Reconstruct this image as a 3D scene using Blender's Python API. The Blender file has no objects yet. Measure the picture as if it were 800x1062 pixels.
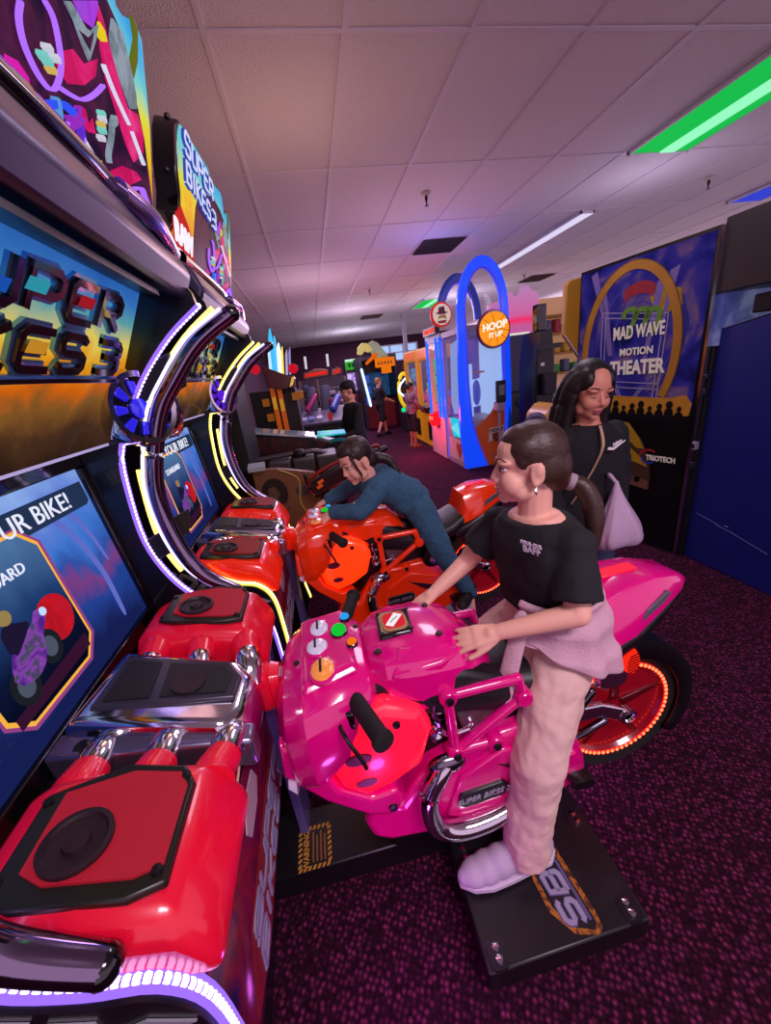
import bpy, bmesh, math, random
import numpy as np
from mathutils import Vector, Matrix, Euler
random.seed(7)
SC = bpy.context.scene
COL = SC.collection
# ------------------------------------------------------------------ camera
YAW, PITCH, ROLL, FPX, CAMH = .1414, .3483, -.1274, 398.7, 1.6
cy, sy, cp, sp = math.cos(YAW), math.sin(YAW), math.cos(PITCH), math.sin(PITCH)
VF = Vector((sy*cp, cy*cp, -sp)); _r = Vector((cy, -sy, 0)); _u = _r.cross(VF)
VR = math.cos(ROLL)*_r + math.sin(ROLL)*_u
VU = -math.sin(ROLL)*_r + math.cos(ROLL)*_u
cam_d = bpy.data.cameras.new('camera'); cam = bpy.data.objects.new('camera', cam_d); COL.objects.link(cam)
cam.matrix_world = Matrix(((VR.x, VU.x, -VF.x, 0), (VR.y, VU.y, -VF.y, 0), (VR.z, VU.z, -VF.z, CAMH), (0, 0, 0, 1)))
cam_d.sensor_fit = 'VERTICAL'; cam_d.sensor_height = 24; cam_d.lens = 24*FPX/1062
cam_d.clip_start = .02; cam_d.clip_end = 100
SC.camera = cam
CAM = Vector((0, 0, CAMH))
def at(px, py, X=None, Y=None, Z=None):
    d = VF + VR*(px-400)/FPX + VU*(531-py)/FPX
    t = X/d.x if X is not None else Y/d.y if Y is not None else (Z-CAMH)/d.z
    return CAM + d*t
# ------------------------------------------------------------------ world, lamps, exposure
W = bpy.data.worlds.new('world'); SC.world = W; W.use_nodes = True
W.node_tree.nodes['Background'].inputs[0].default_value = (.50, .34, .47, 1)
W.node_tree.nodes['Background'].inputs[1].default_value = 1.7
SC.view_settings.view_transform = 'Standard'; SC.view_settings.look = 'None'
SC.view_settings.gamma = 1; SC.view_settings.use_curve_mapping = False
SC.view_settings.exposure = 0.0
def lamp(name, kind, loc, col, power, size=.2, rot=None, sizey=None):
    d = bpy.data.lights.new(name, kind); d.color = col; d.energy = power
    if kind == 'AREA':
        d.size = size
        if sizey: d.shape = 'RECTANGLE'; d.size_y = sizey
    elif kind == 'POINT': d.shadow_soft_size = size
    o = bpy.data.objects.new(name, d); o.location = loc; COL.objects.link(o)
    if rot: o.rotation_euler = rot
    return o
LAMPS = [
 ('ceiling_lamp_rear', 'AREA', (.9, -.9, 3.02), (1, .80, .93), 74, 1.2, (0, 0, 0), .6),
 ('ceiling_lamp_aisle', 'AREA', (1.5, 2.9, 3.02), (.95, .78, 1), 20, .6, (0, 0, 0), 1.2),
 ('ceiling_lamp_far', 'AREA', (.8, 7.5, 3.0), (.85, .6, 1), 60, 1.2, (0, 0, 0), 2.4),
 ('ceiling_lamp_back', 'AREA', (.8, 12.5, 3.0), (.85, .62, 1), 110, 1.2, (0, 0, 0), 2.4),
 ('ceiling_lamp_end', 'AREA', (2.2, 16.5, 3.0), (.9, .6, .9), 90, 1.2, (0, 0, 0), 2.4),
 ('red_floor_lamp', 'POINT', (1.75, 6.9, .7), (1, .04, .12), 34, .08, None, None),
 ('blue_machine_lamp', 'POINT', (1.7, 5.2, 2.5), (.2, .25, 1), 8, .1, None, None),
 ('underglow_lamp', 'POINT', (-.02, .42, .26), (.75, .12, .9), 1.7, .05, None, None),
 ('underglow_lamp', 'POINT', (.75, 1.0, .14), (.7, .1, .9), .8, .03, None, None),
 ('topper_glow_lamp', 'POINT', (.1, 2.9, 2.35), (1, .55, .38), 7.0, .25, None, None),
 ('topper_glow_lamp', 'POINT', (-.05, 1.5, 2.5), (1, .5, .5), 2.5, .25, None, None),
 ('added_ceiling_wash', 'POINT', (1.2, 4.4, 2.0), (1, .55, .75), 13, .25, None, None),  # wash lights: added points without fixtures, brightening the ceiling from below
 ('added_ceiling_wash', 'POINT', (.3, 6.8, 2.0), (1, .68, .9), 24, .25, None, None),
 ('added_ceiling_wash', 'POINT', (1.2, 10.0, 2.2), (.85, .7, 1), 34, .25, None, None),
 ('added_ceiling_wash', 'POINT', (1.6, 14.5, 2.2), (.8, .75, 1), 50, .25, None, None),
 ('added_ceiling_wash', 'POINT', (3.6, 9.5, 2.3), (.75, .7, 1), 40, .25, None, None),
 ('added_ceiling_wash', 'POINT', (3.4, 3.9, 2.45), (.8, .66, 1), 9, .2, None, None),
]
for a in LAMPS: lamp(*a)
# ------------------------------------------------------------------ materials
def lin(c):
    if isinstance(c, str):
        c = [int(c[i:i+2], 16)/255 for i in (0, 2, 4)]
        c = [v/12.92 if v <= .04045 else ((v+.055)/1.055)**2.4 for v in c]
    return (*c[:3], 1)
_M = {}
def mat(name, col, rough=.5, metal=0, emit=None, es=0, coat=0, noise=0, nscale=20, bump=0, bscale=80, alpha=1, trans=0, stretch=None):
    if name in _M: return _M[name]
    m = bpy.data.materials.new(name); m.use_nodes = True; nt = m.node_tree; b = nt.nodes['Principled BSDF']
    b.inputs['Base Color'].default_value = lin(col); b.inputs['Roughness'].default_value = rough; b.inputs['Metallic'].default_value = metal
    b.inputs['Coat Weight'].default_value = coat; b.inputs['Coat Roughness'].default_value = .06
    if trans: b.inputs['Transmission Weight'].default_value = trans
    if alpha < 1: b.inputs['Alpha'].default_value = alpha
    if emit: b.inputs['Emission Color'].default_value = lin(emit); b.inputs['Emission Strength'].default_value = es
    if noise or bump:
        tc = nt.nodes.new('ShaderNodeTexCoord'); mp = nt.nodes.new('ShaderNodeMapping'); nt.links.new(tc.outputs['Object'], mp.inputs['Vector'])
        if stretch: mp.inputs['Scale'].default_value = stretch
    if noise:
        n = nt.nodes.new('ShaderNodeTexNoise'); n.inputs['Scale'].default_value = nscale; n.inputs['Detail'].default_value = 4
        nt.links.new(mp.outputs[0], n.inputs['Vector'])
        mx = nt.nodes.new('ShaderNodeMix'); mx.data_type = 'RGBA'
        c = lin(col); mx.inputs['A'].default_value = tuple(v*(1-noise) for v in c[:3])+(1,); mx.inputs['B'].default_value = tuple(min(1, v*(1+noise)) for v in c[:3])+(1,)
        nt.links.new(n.outputs['Fac'], mx.inputs['Factor']); nt.links.new(mx.outputs['Result'], b.inputs['Base Color'])
    if bump:
        n2 = nt.nodes.new('ShaderNodeTexNoise'); n2.inputs['Scale'].default_value = bscale; n2.inputs['Detail'].default_value = 3
        nt.links.new(mp.outputs[0], n2.inputs['Vector'])
        bp = nt.nodes.new('ShaderNodeBump'); bp.inputs['Strength'].default_value = bump; bp.inputs['Distance'].default_value = .01
        nt.links.new(n2.outputs['Fac'], bp.inputs['Height']); nt.links.new(bp.outputs[0], b.inputs['Normal'])
    _M[name] = m; return m
def art(name, stops, scale=2.5, axis=None, lo=0, hi=1, es=1.0, warp=.5, rough=.25, base=.08, lit=True):
    """printed artwork: a colour ramp over warped noise or along one object axis; backlit when es > 0"""
    if name in _M: return _M[name]
    m = bpy.data.materials.new(name); m.use_nodes = True; nt = m.node_tree; b = nt.nodes['Principled BSDF']
    tc = nt.nodes.new('ShaderNodeTexCoord')
    n = nt.nodes.new('ShaderNodeTexNoise'); n.inputs['Scale'].default_value = scale; n.inputs['Detail'].default_value = 5; n.inputs['Distortion'].default_value = 1.2
    nt.links.new(tc.outputs['Object'], n.inputs['Vector']); fac = n.outputs['Fac']
    if axis is not None:
        s = nt.nodes.new('ShaderNodeSeparateXYZ'); nt.links.new(tc.outputs['Object'], s.inputs[0])
        mr = nt.nodes.new('ShaderNodeMapRange'); mr.inputs['From Min'].default_value = lo; mr.inputs['From Max'].default_value = hi
        nt.links.new(s.outputs[axis], mr.inputs['Value'])
        a1 = nt.nodes.new('ShaderNodeMath'); a1.operation = 'MULTIPLY_ADD'; a1.inputs[1].default_value = warp; a1.inputs[2].default_value = -warp/2
        nt.links.new(fac, a1.inputs[0])
        a2 = nt.nodes.new('ShaderNodeMath'); a2.operation = 'ADD'; nt.links.new(mr.outputs[0], a2.inputs[0]); nt.links.new(a1.outputs[0], a2.inputs[1]); fac = a2.outputs[0]
    r = nt.nodes.new('ShaderNodeValToRGB'); el = r.color_ramp.elements
    while len(el) < len(stops): el.new(.5)
    for e, (p, c) in zip(el, stops): e.position = p; e.color = lin(c)
    nt.links.new(fac, r.inputs[0])
    nt.links.new(r.outputs[0], b.inputs['Base Color'])
    b.inputs['Roughness'].default_value = rough
    if es > 0:
        nt.links.new(r.outputs[0], b.inputs['Emission Color']); b.inputs['Emission Strength'].default_value = es
        b.inputs['IOR'].default_value = 1.03
        hs = nt.nodes.new('ShaderNodeHueSaturation'); hs.inputs['Value'].default_value = base
        nt.links.new(r.outputs[0], hs.inputs['Color']); nt.links.new(hs.outputs[0], b.inputs['Base Color'])
    _M[name] = m; return m
def glow(name, col, es):
    if name in _M: return _M[name]
    m = mat(name, [v*.12 for v in lin(col)[:3]], rough=.5, emit=col, es=es); m.node_tree.nodes['Principled BSDF'].inputs['IOR'].default_value = 1.03; return m
# ------------------------------------------------------------------ mesh helpers
def V(*a): return Vector(a)
def catmull(pts, k=6):
    pts = [Vector(p) for p in pts]; out = []
    for i in range(len(pts)-1):
        p0 = pts[max(i-1, 0)]; p1 = pts[i]; p2 = pts[i+1]; p3 = pts[min(i+2, len(pts)-1)]
        for j in range(k):
            t = j/k
            out.append(.5*((2*p1)+(p2-p0)*t+(2*p0-5*p1+4*p2-p3)*t*t+(3*p1-p0-3*p2+p3)*t**3))
    out.append(pts[-1]); return out
def frame(d, up=None):
    d = Vector(d).normalized(); up = Vector(up) if up is not None else (V(0, 0, 1) if abs(d.z) < .95 else V(1, 0, 0))
    a = up.cross(d).normalized(); b = d.cross(a); return a, b
class MB:
    def __init__(s): s.bm = bmesh.new()
    def faces(s, rings, closed=True, cap=True):
        bm = s.bm; vs = [[bm.verts.new(p) for p in r] for r in rings]; n = len(vs[0])
        for a, b in zip(vs, vs[1:]):
            for i in range(n if closed else n-1):
                try: bm.faces.new((a[i], a[(i+1) % n], b[(i+1) % n], b[i]))
                except ValueError: pass
        if cap and closed:
            for r, rev in ((vs[0], True), (vs[-1], False)):
                try: bm.faces.new(list(reversed(r)) if rev else r)
                except ValueError: pass
        return s
    def bx(s, x0, x1, y0, y1, z0, z1):
        return s.faces([[(x0, y0, z), (x1, y0, z), (x1, y1, z), (x0, y1, z)] for z in (z0, z1)])
    def obox(s, c, ax, ay, az):
        c, ax, ay, az = map(Vector, (c, ax, ay, az))
        return s.faces([[c-ax-ay+k*az, c+ax-ay+k*az, c+ax+ay+k*az, c-ax+ay+k*az] for k in (-1, 1)])
    def cyl(s, p0, p1, r0, r1=None, n=18):
        p0, p1 = Vector(p0), Vector(p1); r1 = r0 if r1 is None else r1; a, b = frame(p1-p0)
        cs = [(math.cos(2*math.pi*i/n), math.sin(2*math.pi*i/n)) for i in range(n)]
        return s.faces([[p+(a*c+b*d)*r for c, d in cs] for p, r in ((p0, r0), (p1, r1))])
    def cone(s, prof, p0, d, n=24, cap=True):
        """turned shape: prof = [(radius, distance along d)]"""
        p0 = Vector(p0); d = Vector(d).normalized(); a, b = frame(d)
        cs = [(math.cos(2*math.pi*i/n), math.sin(2*math.pi*i/n)) for i in range(n)]
        return s.faces([[p0+d*h+(a*c+b*e)*max(r, 1e-4) for c, e in cs] for r, h in prof], cap=cap)
    def tube(s, pts, r, n=10, k=6, up=None, flat=1, smooth=True):
        rs = r if isinstance(r, (list, tuple)) else [r]*len(pts)
        P = catmull(pts, k) if smooth else [Vector(p) for p in pts]
        R = [rs[min(int(i/k), len(rs)-1)]*(1-(i % k)/k)+rs[min(int(i/k)+1, len(rs)-1)]*((i % k)/k) for i in range(len(P))] if smooth else rs
        rings = []
        for i, p in enumerate(P):
            d = P[min(i+1, len(P)-1)]-P[max(i-1, 0)]
            if d.length < 1e-7: d = V(0, 0, 1)
            a, b = frame(d, up)
            rings.append([p+(a*math.cos(2*math.pi*j/n)+b*flat*math.sin(2*math.pi*j/n))*R[i] for j in range(n)])
        return s.faces(rings)
    def ell(s, c, r, n=16, m=10, rot=None):
        c = Vector(c); r = (r, r, r) if isinstance(r, (int, float)) else r; rings = []
        for i in range(m+1):
            t = math.pi*i/m; t = min(max(t, .02), math.pi-.02); ring = []
            for j in range(n):
                p = V(r[0]*math.sin(t)*math.cos(2*math.pi*j/n), r[1]*math.sin(t)*math.sin(2*math.pi*j/n), -r[2]*math.cos(t))
                ring.append(c+(rot @ p if rot is not None else p))
            rings.append(ring)
        return s.faces(rings)
    def caps(s, p0, r0, p1, r1, n=14):
        """tapered capsule"""
        p0, p1 = Vector(p0), Vector(p1); d = (p1-p0); L = d.length
        if L < 1e-6: return s.ell(p0, max(r0, r1))
        d /= L; a, b = frame(d); rings = []
        for c, r, t0, t1 in ((p0, r0, -90, 0), (p1, r1, 0, 90)):
            for k in range(5):
                t = math.radians(t0+(t1-t0)*k/4); rr = max(r*math.cos(t), 1e-4)
                rings.append([c+d*r*math.sin(t)+(a*math.cos(2*math.pi*j/n)+b*math.sin(2*math.pi*j/n))*rr for j in range(n)])
        return s.faces(rings)
    def chain(s, pts, rs):
        for i in range(len(pts)-1): s.caps(pts[i], rs[i], pts[i+1], rs[i+1])
        return s
    def prism(s, poly, axis, a, b):
        """polygon (u, v) in the plane across `axis`, from a to b along it"""
        f = {'x': lambda u, v, w: (w, u, v), 'y': lambda u, v, w: (u, w, v), 'z': lambda u, v, w: (u, v, w)}[axis]
        return s.faces([[f(u, v, w) for u, v in poly] for w in (a, b)])
    def plate(s, poly, o, ux, uy, t):
        """polygon on any plane, t thick along the normal"""
        o, ux, uy = Vector(o), Vector(ux), Vector(uy); n = ux.cross(uy).normalized()
        return s.faces([[o+ux*u+uy*v+n*w for u, v in poly] for w in (0, t)])
    def strip(s, line, w, o, ux, uy, t):
        """flat band of width w along a polyline on a plane"""
        L = [Vector((p[0], p[1])) for p in line]; lf = []; rt = []
        for i, p in enumerate(L):
            d = (L[min(i+1, len(L)-1)]-L[max(i-1, 0)]); d = d.normalized() if d.length > 1e-9 else Vector((1, 0)); nn = Vector((-d.y, d.x))*w/2
            lf.append(p+nn); rt.append(p-nn)
        o, ux, uy = Vector(o), Vector(ux), Vector(uy); nz = ux.cross(uy).normalized(); g = lambda q, h: o+ux*q.x+uy*q.y+nz*h
        return s.faces([[g(a, 0), g(b, 0), g(b, t), g(a, t)] for a, b in zip(lf, rt)])
    def super(s, secs, axis='x', n=24, e=2.6):
        """loft of super-ellipse sections: (pos, c1, c2, h1, h2[, e])"""
        rings = []
        for q in secs:
            pos, c1, c2, h1, h2 = q[:5]; ee = q[5] if len(q) > 5 else e; ring = []
            for j in range(n):
                t = 2*math.pi*j/n; c, d = math.cos(t), math.sin(t)
                u = c1+h1*math.copysign(abs(c)**(2/ee), c); v = c2+h2*math.copysign(abs(d)**(2/ee), d)
                ring.append({'x': (pos, u, v), 'y': (u, pos, v), 'z': (u, v, pos)}[axis])
            rings.append(ring)
        return s.faces(rings)
    def build(s, name, m, parent=None, bevel=0, seg=2, sub=0, ang=40, solid=0, keep=None):
        bm = s.bm; bmesh.ops.recalc_face_normals(bm, faces=bm.faces[:])
        if keep is None and parent is None:
            xs = [v.co for v in bm.verts]
            off = V((min(p.x for p in xs)+max(p.x for p in xs))/2, (min(p.y for p in xs)+max(p.y for p in xs))/2, min(p.z for p in xs))
        else:
            root = parent
            while root is not None and root.parent is not None: root = root.parent
            off = Vector(root.location) if root is not None else V(0, 0, 0)
        bmesh.ops.translate(bm, verts=bm.verts[:], vec=-off)
        me = bpy.data.meshes.new(name); bm.to_mesh(me); bm.free()
        ms = m if isinstance(m, (list, tuple)) else [m]
        for q in ms: me.materials.append(q)
        me.polygons.foreach_set('use_smooth', [True]*len(me.polygons)); me.set_sharp_from_angle(angle=math.radians(ang))
        o = bpy.data.objects.new(name, me); COL.objects.link(o)
        if parent is None: o.location = off
        else: o.parent = parent
        if solid:
            md = o.modifiers.new('solid', 'SOLIDIFY'); md.thickness = solid; md.offset = 0
        if bevel:
            md = o.modifiers.new('bevel', 'BEVEL'); md.width = bevel; md.segments = seg; md.limit_method = 'ANGLE'; md.angle_limit = math.radians(35); md.use_clamp_overlap = True
            me.polygons.foreach_set('use_smooth', [True]*len(me.polygons))
        if sub:
            md = o.modifiers.new('subsurf', 'SUBSURF'); md.levels = md.render_levels = sub
        return o
def tag(o, label, cat, group=None, kind=None):
    if label: o['label'] = label
    if cat: o['category'] = cat
    if group: o['group'] = group
    if kind: o['kind'] = kind
    return o
def thing(name, loc, label, cat, group=None):
    o = bpy.data.objects.new(name, None); o.empty_display_size = .1; o.location = loc; COL.objects.link(o)
    return tag(o, label, cat, group)
def struct(o): o['kind'] = 'structure'; return o
def bake(o):
    dg = bpy.context.evaluated_depsgraph_get(); dg.update()
    me = bpy.data.meshes.new_from_object(o.evaluated_get(dg)); o.modifiers.clear(); o.data = me
    me.polygons.foreach_set('use_smooth', [True]*len(me.polygons)); return o
_TEX = {}
def blob(mb, name, m, parent, voxel=.006, smooth=4, fold=0, fscale=.08):
    o = mb.build(name, m, parent)
    md = o.modifiers.new('r', 'REMESH'); md.mode = 'VOXEL'; md.voxel_size = voxel; md.use_smooth_shade = True
    if smooth:
        md = o.modifiers.new('s', 'SMOOTH'); md.factor = .5; md.iterations = smooth
    if fold:
        if fscale not in _TEX:
            t = bpy.data.textures.new('folds%g' % fscale, 'CLOUDS'); t.noise_scale = fscale; t.noise_depth = 2; _TEX[fscale] = t
        md = o.modifiers.new('d', 'DISPLACE'); md.texture = _TEX[fscale]; md.strength = fold; md.texture_coords = 'LOCAL'; md.mid_level = .5
    return bake(o)
def text(name, s, size, m, o, ux, uy, parent=None, depth=.002, align='CENTER', sx=1, bold=.0, shear=0):
    ux, uy = Vector(ux).normalized(), Vector(uy).normalized(); n = ux.cross(uy)
    c = bpy.data.curves.new(name, 'FONT'); c.body = s; c.size = size; c.align_x = align; c.align_y = 'CENTER'; c.extrude = depth/2; c.offset = bold; c.shear = shear; c.resolution_u = 3
    ob = bpy.data.objects.new(name, c); COL.objects.link(ob)
    dg = bpy.context.evaluated_depsgraph_get(); dg.update()
    me = bpy.data.meshes.new_from_object(ob.evaluated_get(dg)); bpy.data.objects.remove(ob)
    o = Vector(o)
    M = Matrix(((ux.x*sx, uy.x, n.x, o.x), (ux.y*sx, uy.y, n.y, o.y), (ux.z*sx, uy.z, n.z, o.z), (0, 0, 0, 1)))
    me.transform(M)
    root = parent
    while root is not None and root.parent is not None: root = root.parent
    if root is not None: me.transform(Matrix.Translation(-Vector(root.location)))
    me.materials.clear(); me.materials.append(m)
    r = bpy.data.objects.new(name, me); COL.objects.link(r); r.parent = parent
    return r
GL = {'S': [[(1, .85), (.85, 1), (.15, 1), (0, .85), (0, .6), (.15, .5), (.85, .5), (1, .4), (1, .15), (.85, 0), (.15, 0), (0, .15)]],
 'U': [[(0, 1), (0, .15), (.2, 0), (.8, 0), (1, .15), (1, 1)]], 'P': [[(0, 0), (0, 1), (.8, 1), (1, .85), (1, .55), (.8, .42), (0, .42)]],
 'E': [[(1, 1), (.15, 1), (0, .85), (0, .15), (.15, 0), (1, 0)], [(0, .5), (.8, .5)]],
 'R': [[(0, 0), (0, 1), (.8, 1), (1, .85), (1, .6), (.8, .45), (0, .45)], [(.5, .45), (1, 0)]],
 'B': [[(0, 0), (0, 1), (.8, 1), (.95, .88), (.95, .62), (.8, .5), (0, .5)], [(.8, .5), (1, .38), (1, .12), (.85, 0), (0, 0)]],
 'I': [[(.5, 0), (.5, 1)]], 'K': [[(0, 0), (0, 1)], [(1, 1), (.15, .5), (1, 0)]],
 '3': [[(0, 1), (.85, 1), (1, .85), (1, .62), (.85, .5), (.3, .5)], [(.85, .5), (1, .38), (1, .15), (.85, 0), (0, 0)]]}
def glyphs(mb, s, o, ux, uy, w, h, gap, th, depth, slant=0):
    o, ux, uy = Vector(o), Vector(ux), Vector(uy); x = 0
    for ch in s:
        if ch == ' ': x += w*.5; continue
        ww = w*.45 if ch == 'I' else w
        for ln in GL[ch]:
            mb.strip([(x+a*ww+slant*b*h, b*h) for a, b in ln], th, o, ux, uy, depth)
        x += ww+gap
    return x
def arcpts(c, r, a0, a1, n, ry=None):
    ry = ry or r
    return [(c[0]+r*math.cos(math.radians(a0+(a1-a0)*i/n)), c[1]+ry*math.sin(math.radians(a0+(a1-a0)*i/n))) for i in range(n+1)]
def copy_tree(o, parent=None, swap=None):
    c = o.copy(); COL.objects.link(c)
    if parent is not None: c.parent = parent
    if swap and c.type == 'MESH' and any(m.name in swap for m in c.data.materials if m):
        c.data = c.data.copy()
        for i, m in enumerate(c.data.materials):
            if m.name in swap: c.data.materials[i] = swap[m.name]
    for ch in [x for x in SC.objects if x.parent == o]: copy_tree(ch, c, swap)
    return c
BLACK = mat('black_plastic', '0c0b0f', .35, noise=.2)
BLACKG = mat('black_gloss', '08070a', .12, coat=.6)
DGREY = mat('dark_grey_metal', '2a2830', .4, .6)
CHROME = mat('chrome', 'd8d8e0', .12, 1)
DCHROME = mat('smoked_chrome', '5a5460', .16, 1)
SILVER = mat('silver_paint', '4c4660', .34, .6)
RUBBER = mat('rubber', '0a0a0b', .75, noise=.3)
WHITE = mat('white_print', 'e8e6ee', .5)
# ================================================================== room
CEIL = 3.053
def room():
    m = bpy.data.materials.new('carpet'); m.use_nodes = True; nt = m.node_tree; b = nt.nodes['Principled BSDF']; b.inputs['Roughness'].default_value = .95
    b.inputs['Specular IOR Level'].default_value = .1
    tc = nt.nodes.new('ShaderNodeTexCoord')
    mp = nt.nodes.new('ShaderNodeMapping'); mp.inputs['Rotation'].default_value = (0, 0, .5); nt.links.new(tc.outputs['Object'], mp.inputs[0])
    v = nt.nodes.new('ShaderNodeTexVoronoi'); v.inputs['Scale'].default_value = 62; v.inputs['Randomness'].default_value = .55; nt.links.new(mp.outputs[0], v.inputs['Vector'])
    n = nt.nodes.new('ShaderNodeTexNoise'); n.inputs['Scale'].default_value = 9; nt.links.new(tc.outputs['Object'], n.inputs['Vector'])
    n3 = nt.nodes.new('ShaderNodeTexNoise'); n3.inputs['Scale'].default_value = 45; nt.links.new(tc.outputs['Object'], n3.inputs['Vector'])
    r = nt.nodes.new('ShaderNodeValToRGB'); r.color_ramp.elements[0].color = lin('86305c'); r.color_ramp.elements[1].color = lin('2c0c20'); r.color_ramp.elements[0].position = .1; r.color_ramp.elements[1].position = .55
    e = r.color_ramp.elements.new(.3); e.color = lin('5a1c40')
    nt.links.new(v.outputs['Distance'], r.inputs[0])
    mx = nt.nodes.new('ShaderNodeMix'); mx.data_type = 'RGBA'; mx.blend_type = 'MULTIPLY'; mx.inputs['Factor'].default_value = .8
    r2 = nt.nodes.new('ShaderNodeValToRGB'); r2.color_ramp.elements[0].position = .35; r2.color_ramp.elements[1].position = .65; r2.color_ramp.elements[0].color = (.4, .4, .4, 1); r2.color_ramp.elements[1].color = (1, 1, 1, 1)
    nt.links.new(n3.outputs['Fac'], r2.inputs[0])
    nt.links.new(r.outputs[0], mx.inputs['A']); nt.links.new(r2.outputs[0], mx.inputs['B']); nt.links.new(mx.outputs['Result'], b.inputs['Base Color'])
    bp = nt.nodes.new('ShaderNodeBump'); bp.invert = True; bp.inputs['Strength'].default_value = .6; bp.inputs['Distance'].default_value = .008; nt.links.new(v.outputs['Distance'], bp.inputs['Height']); nt.links.new(bp.outputs[0], b.inputs['Normal'])
    struct(MB().bx(-1.7, 7, -3, 20.2, -.1, 0).build('floor', m, keep=1))
    c = mat('ceiling_tile', 'e2dadb', .9, noise=.10, nscale=120, bump=.55, bscale=110)
    struct(MB().bx(-1.7, 7, -3, 20.2, CEIL, CEIL+.1).build('ceiling', c, keep=1))
    bar = mat('ceiling_grid_white', 'dad2da', .6)
    g = MB()
    for i in range(-3, 13):
        x = -.188+.61*i; g.bx(x-.013, x+.013, -3, 20, CEIL-.006, CEIL+.01)
    for j in range(-4, 16):
        y = 2.3285+1.22*j; g.bx(-1.7, 7, y-.013, y+.013, CEIL-.0055, CEIL+.01)
    struct(g.build('trim_1', bar, keep=1))
    wm = mat('maroon_wall', '3c1630', .85, noise=.15, nscale=6)
    struct(MB().bx(-1.75, -1.6, -3, 20.2, 0, CEIL).build('wall_left', wm, keep=1))
    bw = MB(); bw.bx(-1.7, 3.2, 19.0, 19.2, 0, CEIL).bx(3.2, 7, 19.0, 19.2, 0, 2.0).bx(3.2, 7, 19.0, 19.2, 2.72, CEIL).bx(5.2, 7, 19.0, 19.2, 2.0, 2.72)
    struct(bw.build('wall_back', wm, keep=1))
    ww = MB()
    for x in (3.2, 3.85, 4.5, 5.16): ww.bx(x, x+.05, 18.96, 19.1, 2.0, 2.72)
    for z in (2.0, 2.34, 2.68): ww.bx(3.2, 5.2, 18.97, 19.09, z, z+.045)
    struct(ww.build('window_1', mat('window_frame_white', 'c8c4d0', .5), keep=1))
    struct(MB().bx(3.2, 5.2, 19.12, 19.14, 2.0, 2.72).build('window_2', mat('window_daylight', '8fb0d8', .2, emit='a8c8f0', es=.8), keep=1))
    # a slender post down the aisle
    struct(MB().bx(2.80, 2.9, 11.6, 11.7, 0, CEIL).build('trim_2', mat('post_grey', '9a94a0', .6), keep=1))
    # troffers
    def troffer(x0, x1, y0, y1, fm, tm, label):
        t = thing('ceiling_light', ((x0+x1)/2, (y0+y1)/2, CEIL-.05), label, 'ceiling light')
        f = MB(); f.bx(x0, x1, y0, y0+.02, CEIL-.03, CEIL-.006).bx(x0, x1, y1-.02, y1, CEIL-.03, CEIL-.006).bx(x0, x0+.02, y0, y1, CEIL-.03, CEIL-.006).bx(x1-.02, x1, y0, y1, CEIL-.03, CEIL-.006)
        f.build('frame', bar, t)
        MB().bx(x0+.02, x1-.02, y0+.02, y1-.02, CEIL-.022, CEIL-.012).build('diffuser', fm, t)
        xc = x0+(x1-x0)*.62
        if tm: MB().bx(xc-.07, xc+.07, y0+.02, y1-.02, CEIL-.034, CEIL-.0225).build('tube_strip', tm, t, bevel=.004)
        return t
    gd = glow('green_gel', '18c850', .85); gt = glow('green_tube', '8ff0b8', 1.1)
    X = lambda i: -.188+.61*i
    Yr = lambda j: 2.3285+1.22*j
    troffer(X(5)+.02, X(6)-.02, Yr(0)+.02, Yr(1)-.02, gd, gt, 'green ceiling light panel near the top right corner of the photo')
    troffer(X(5)+.02, X(6)-.02, Yr(6), Yr(7)-.02, gd, gt, 'small distant green ceiling light above the round cowboy-hat sign')
    lv = glow('lilac_diffuser', 'b8a8d0', .75); lt = glow('lilac_tube', 'dcd2f2', 1.0)
    troffer(X(6)-.10, X(6)+.08, Yr(2)+.02, Yr(4)-.05, lv, lt, 'long narrow lilac ceiling light leading to the blue arch')
    troffer(X(9)+.1, X(10)-.02, Yr(2)-.45, Yr(2)+.1, glow('blue_gel', '3040d0', .9), None, 'blue ceiling light at the right edge of the photo')
    vm = mat('vent_dark', '5a4a4c', .7)
    def vent(x0, x1, y0, y1, label):
        t = thing('ceiling_vent', ((x0+x1)/2, (y0+y1)/2, CEIL-.02), label, 'vent')
        MB().bx(x0, x1, y0, y1, CEIL-.012, CEIL-.007).build('backing', vm, t)
        s = MB(); k = 12
        for i in range(k):
            y = y0+.03+(y1-y0-.06)*i/(k-1); s.obox((((x0+x1)/2), y, CEIL-.018), ((x1-x0)/2-.02, 0, 0), (0, .014, .008), (0, .0015, -.002))
        s.build('slat', vm, t)
    vent(X(3)+.02, X(4)-.02, 5.37, Yr(3)-.03, 'dark ceiling vent left of the blue arch, nearest of the three')
    vent(X(3)+.02, X(4)-.02, 11.3, 11.9, 'dark ceiling vent far down the aisle')
    vent(X(8)+.05, X(9)-.02, 8.2, 8.8, 'dark ceiling vent right of the blue arch')
    def sprinkler(px, py, label):
        p = at(px, py, Z=CEIL-.01); t = thing('fire_sprinkler', (p.x, p.y, CEIL-.1), label, 'sprinkler')
        MB().cone([(.045, 0), (.04, .012), (.016, .02)], (p.x, p.y, CEIL-.006), (0, 0, -1), 16).build('escutcheon', mat('sprinkler_cream', 'cfc4b0', .5), t)
        MB().cone([(.013, 0), (.013, .035), (.006, .05), (.006, .075), (.02, .078), (.02, .082)], (p.x, p.y, CEIL-.02), (0, 0, -1), 12).build('head', mat('sprinkler_brass', '302820', .4, .8), t)
    sprinkler(442, 201, 'ceiling sprinkler above and left of the blue arch')
    sprinkler(736, 185, 'ceiling sprinkler below the green light at right')
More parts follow.
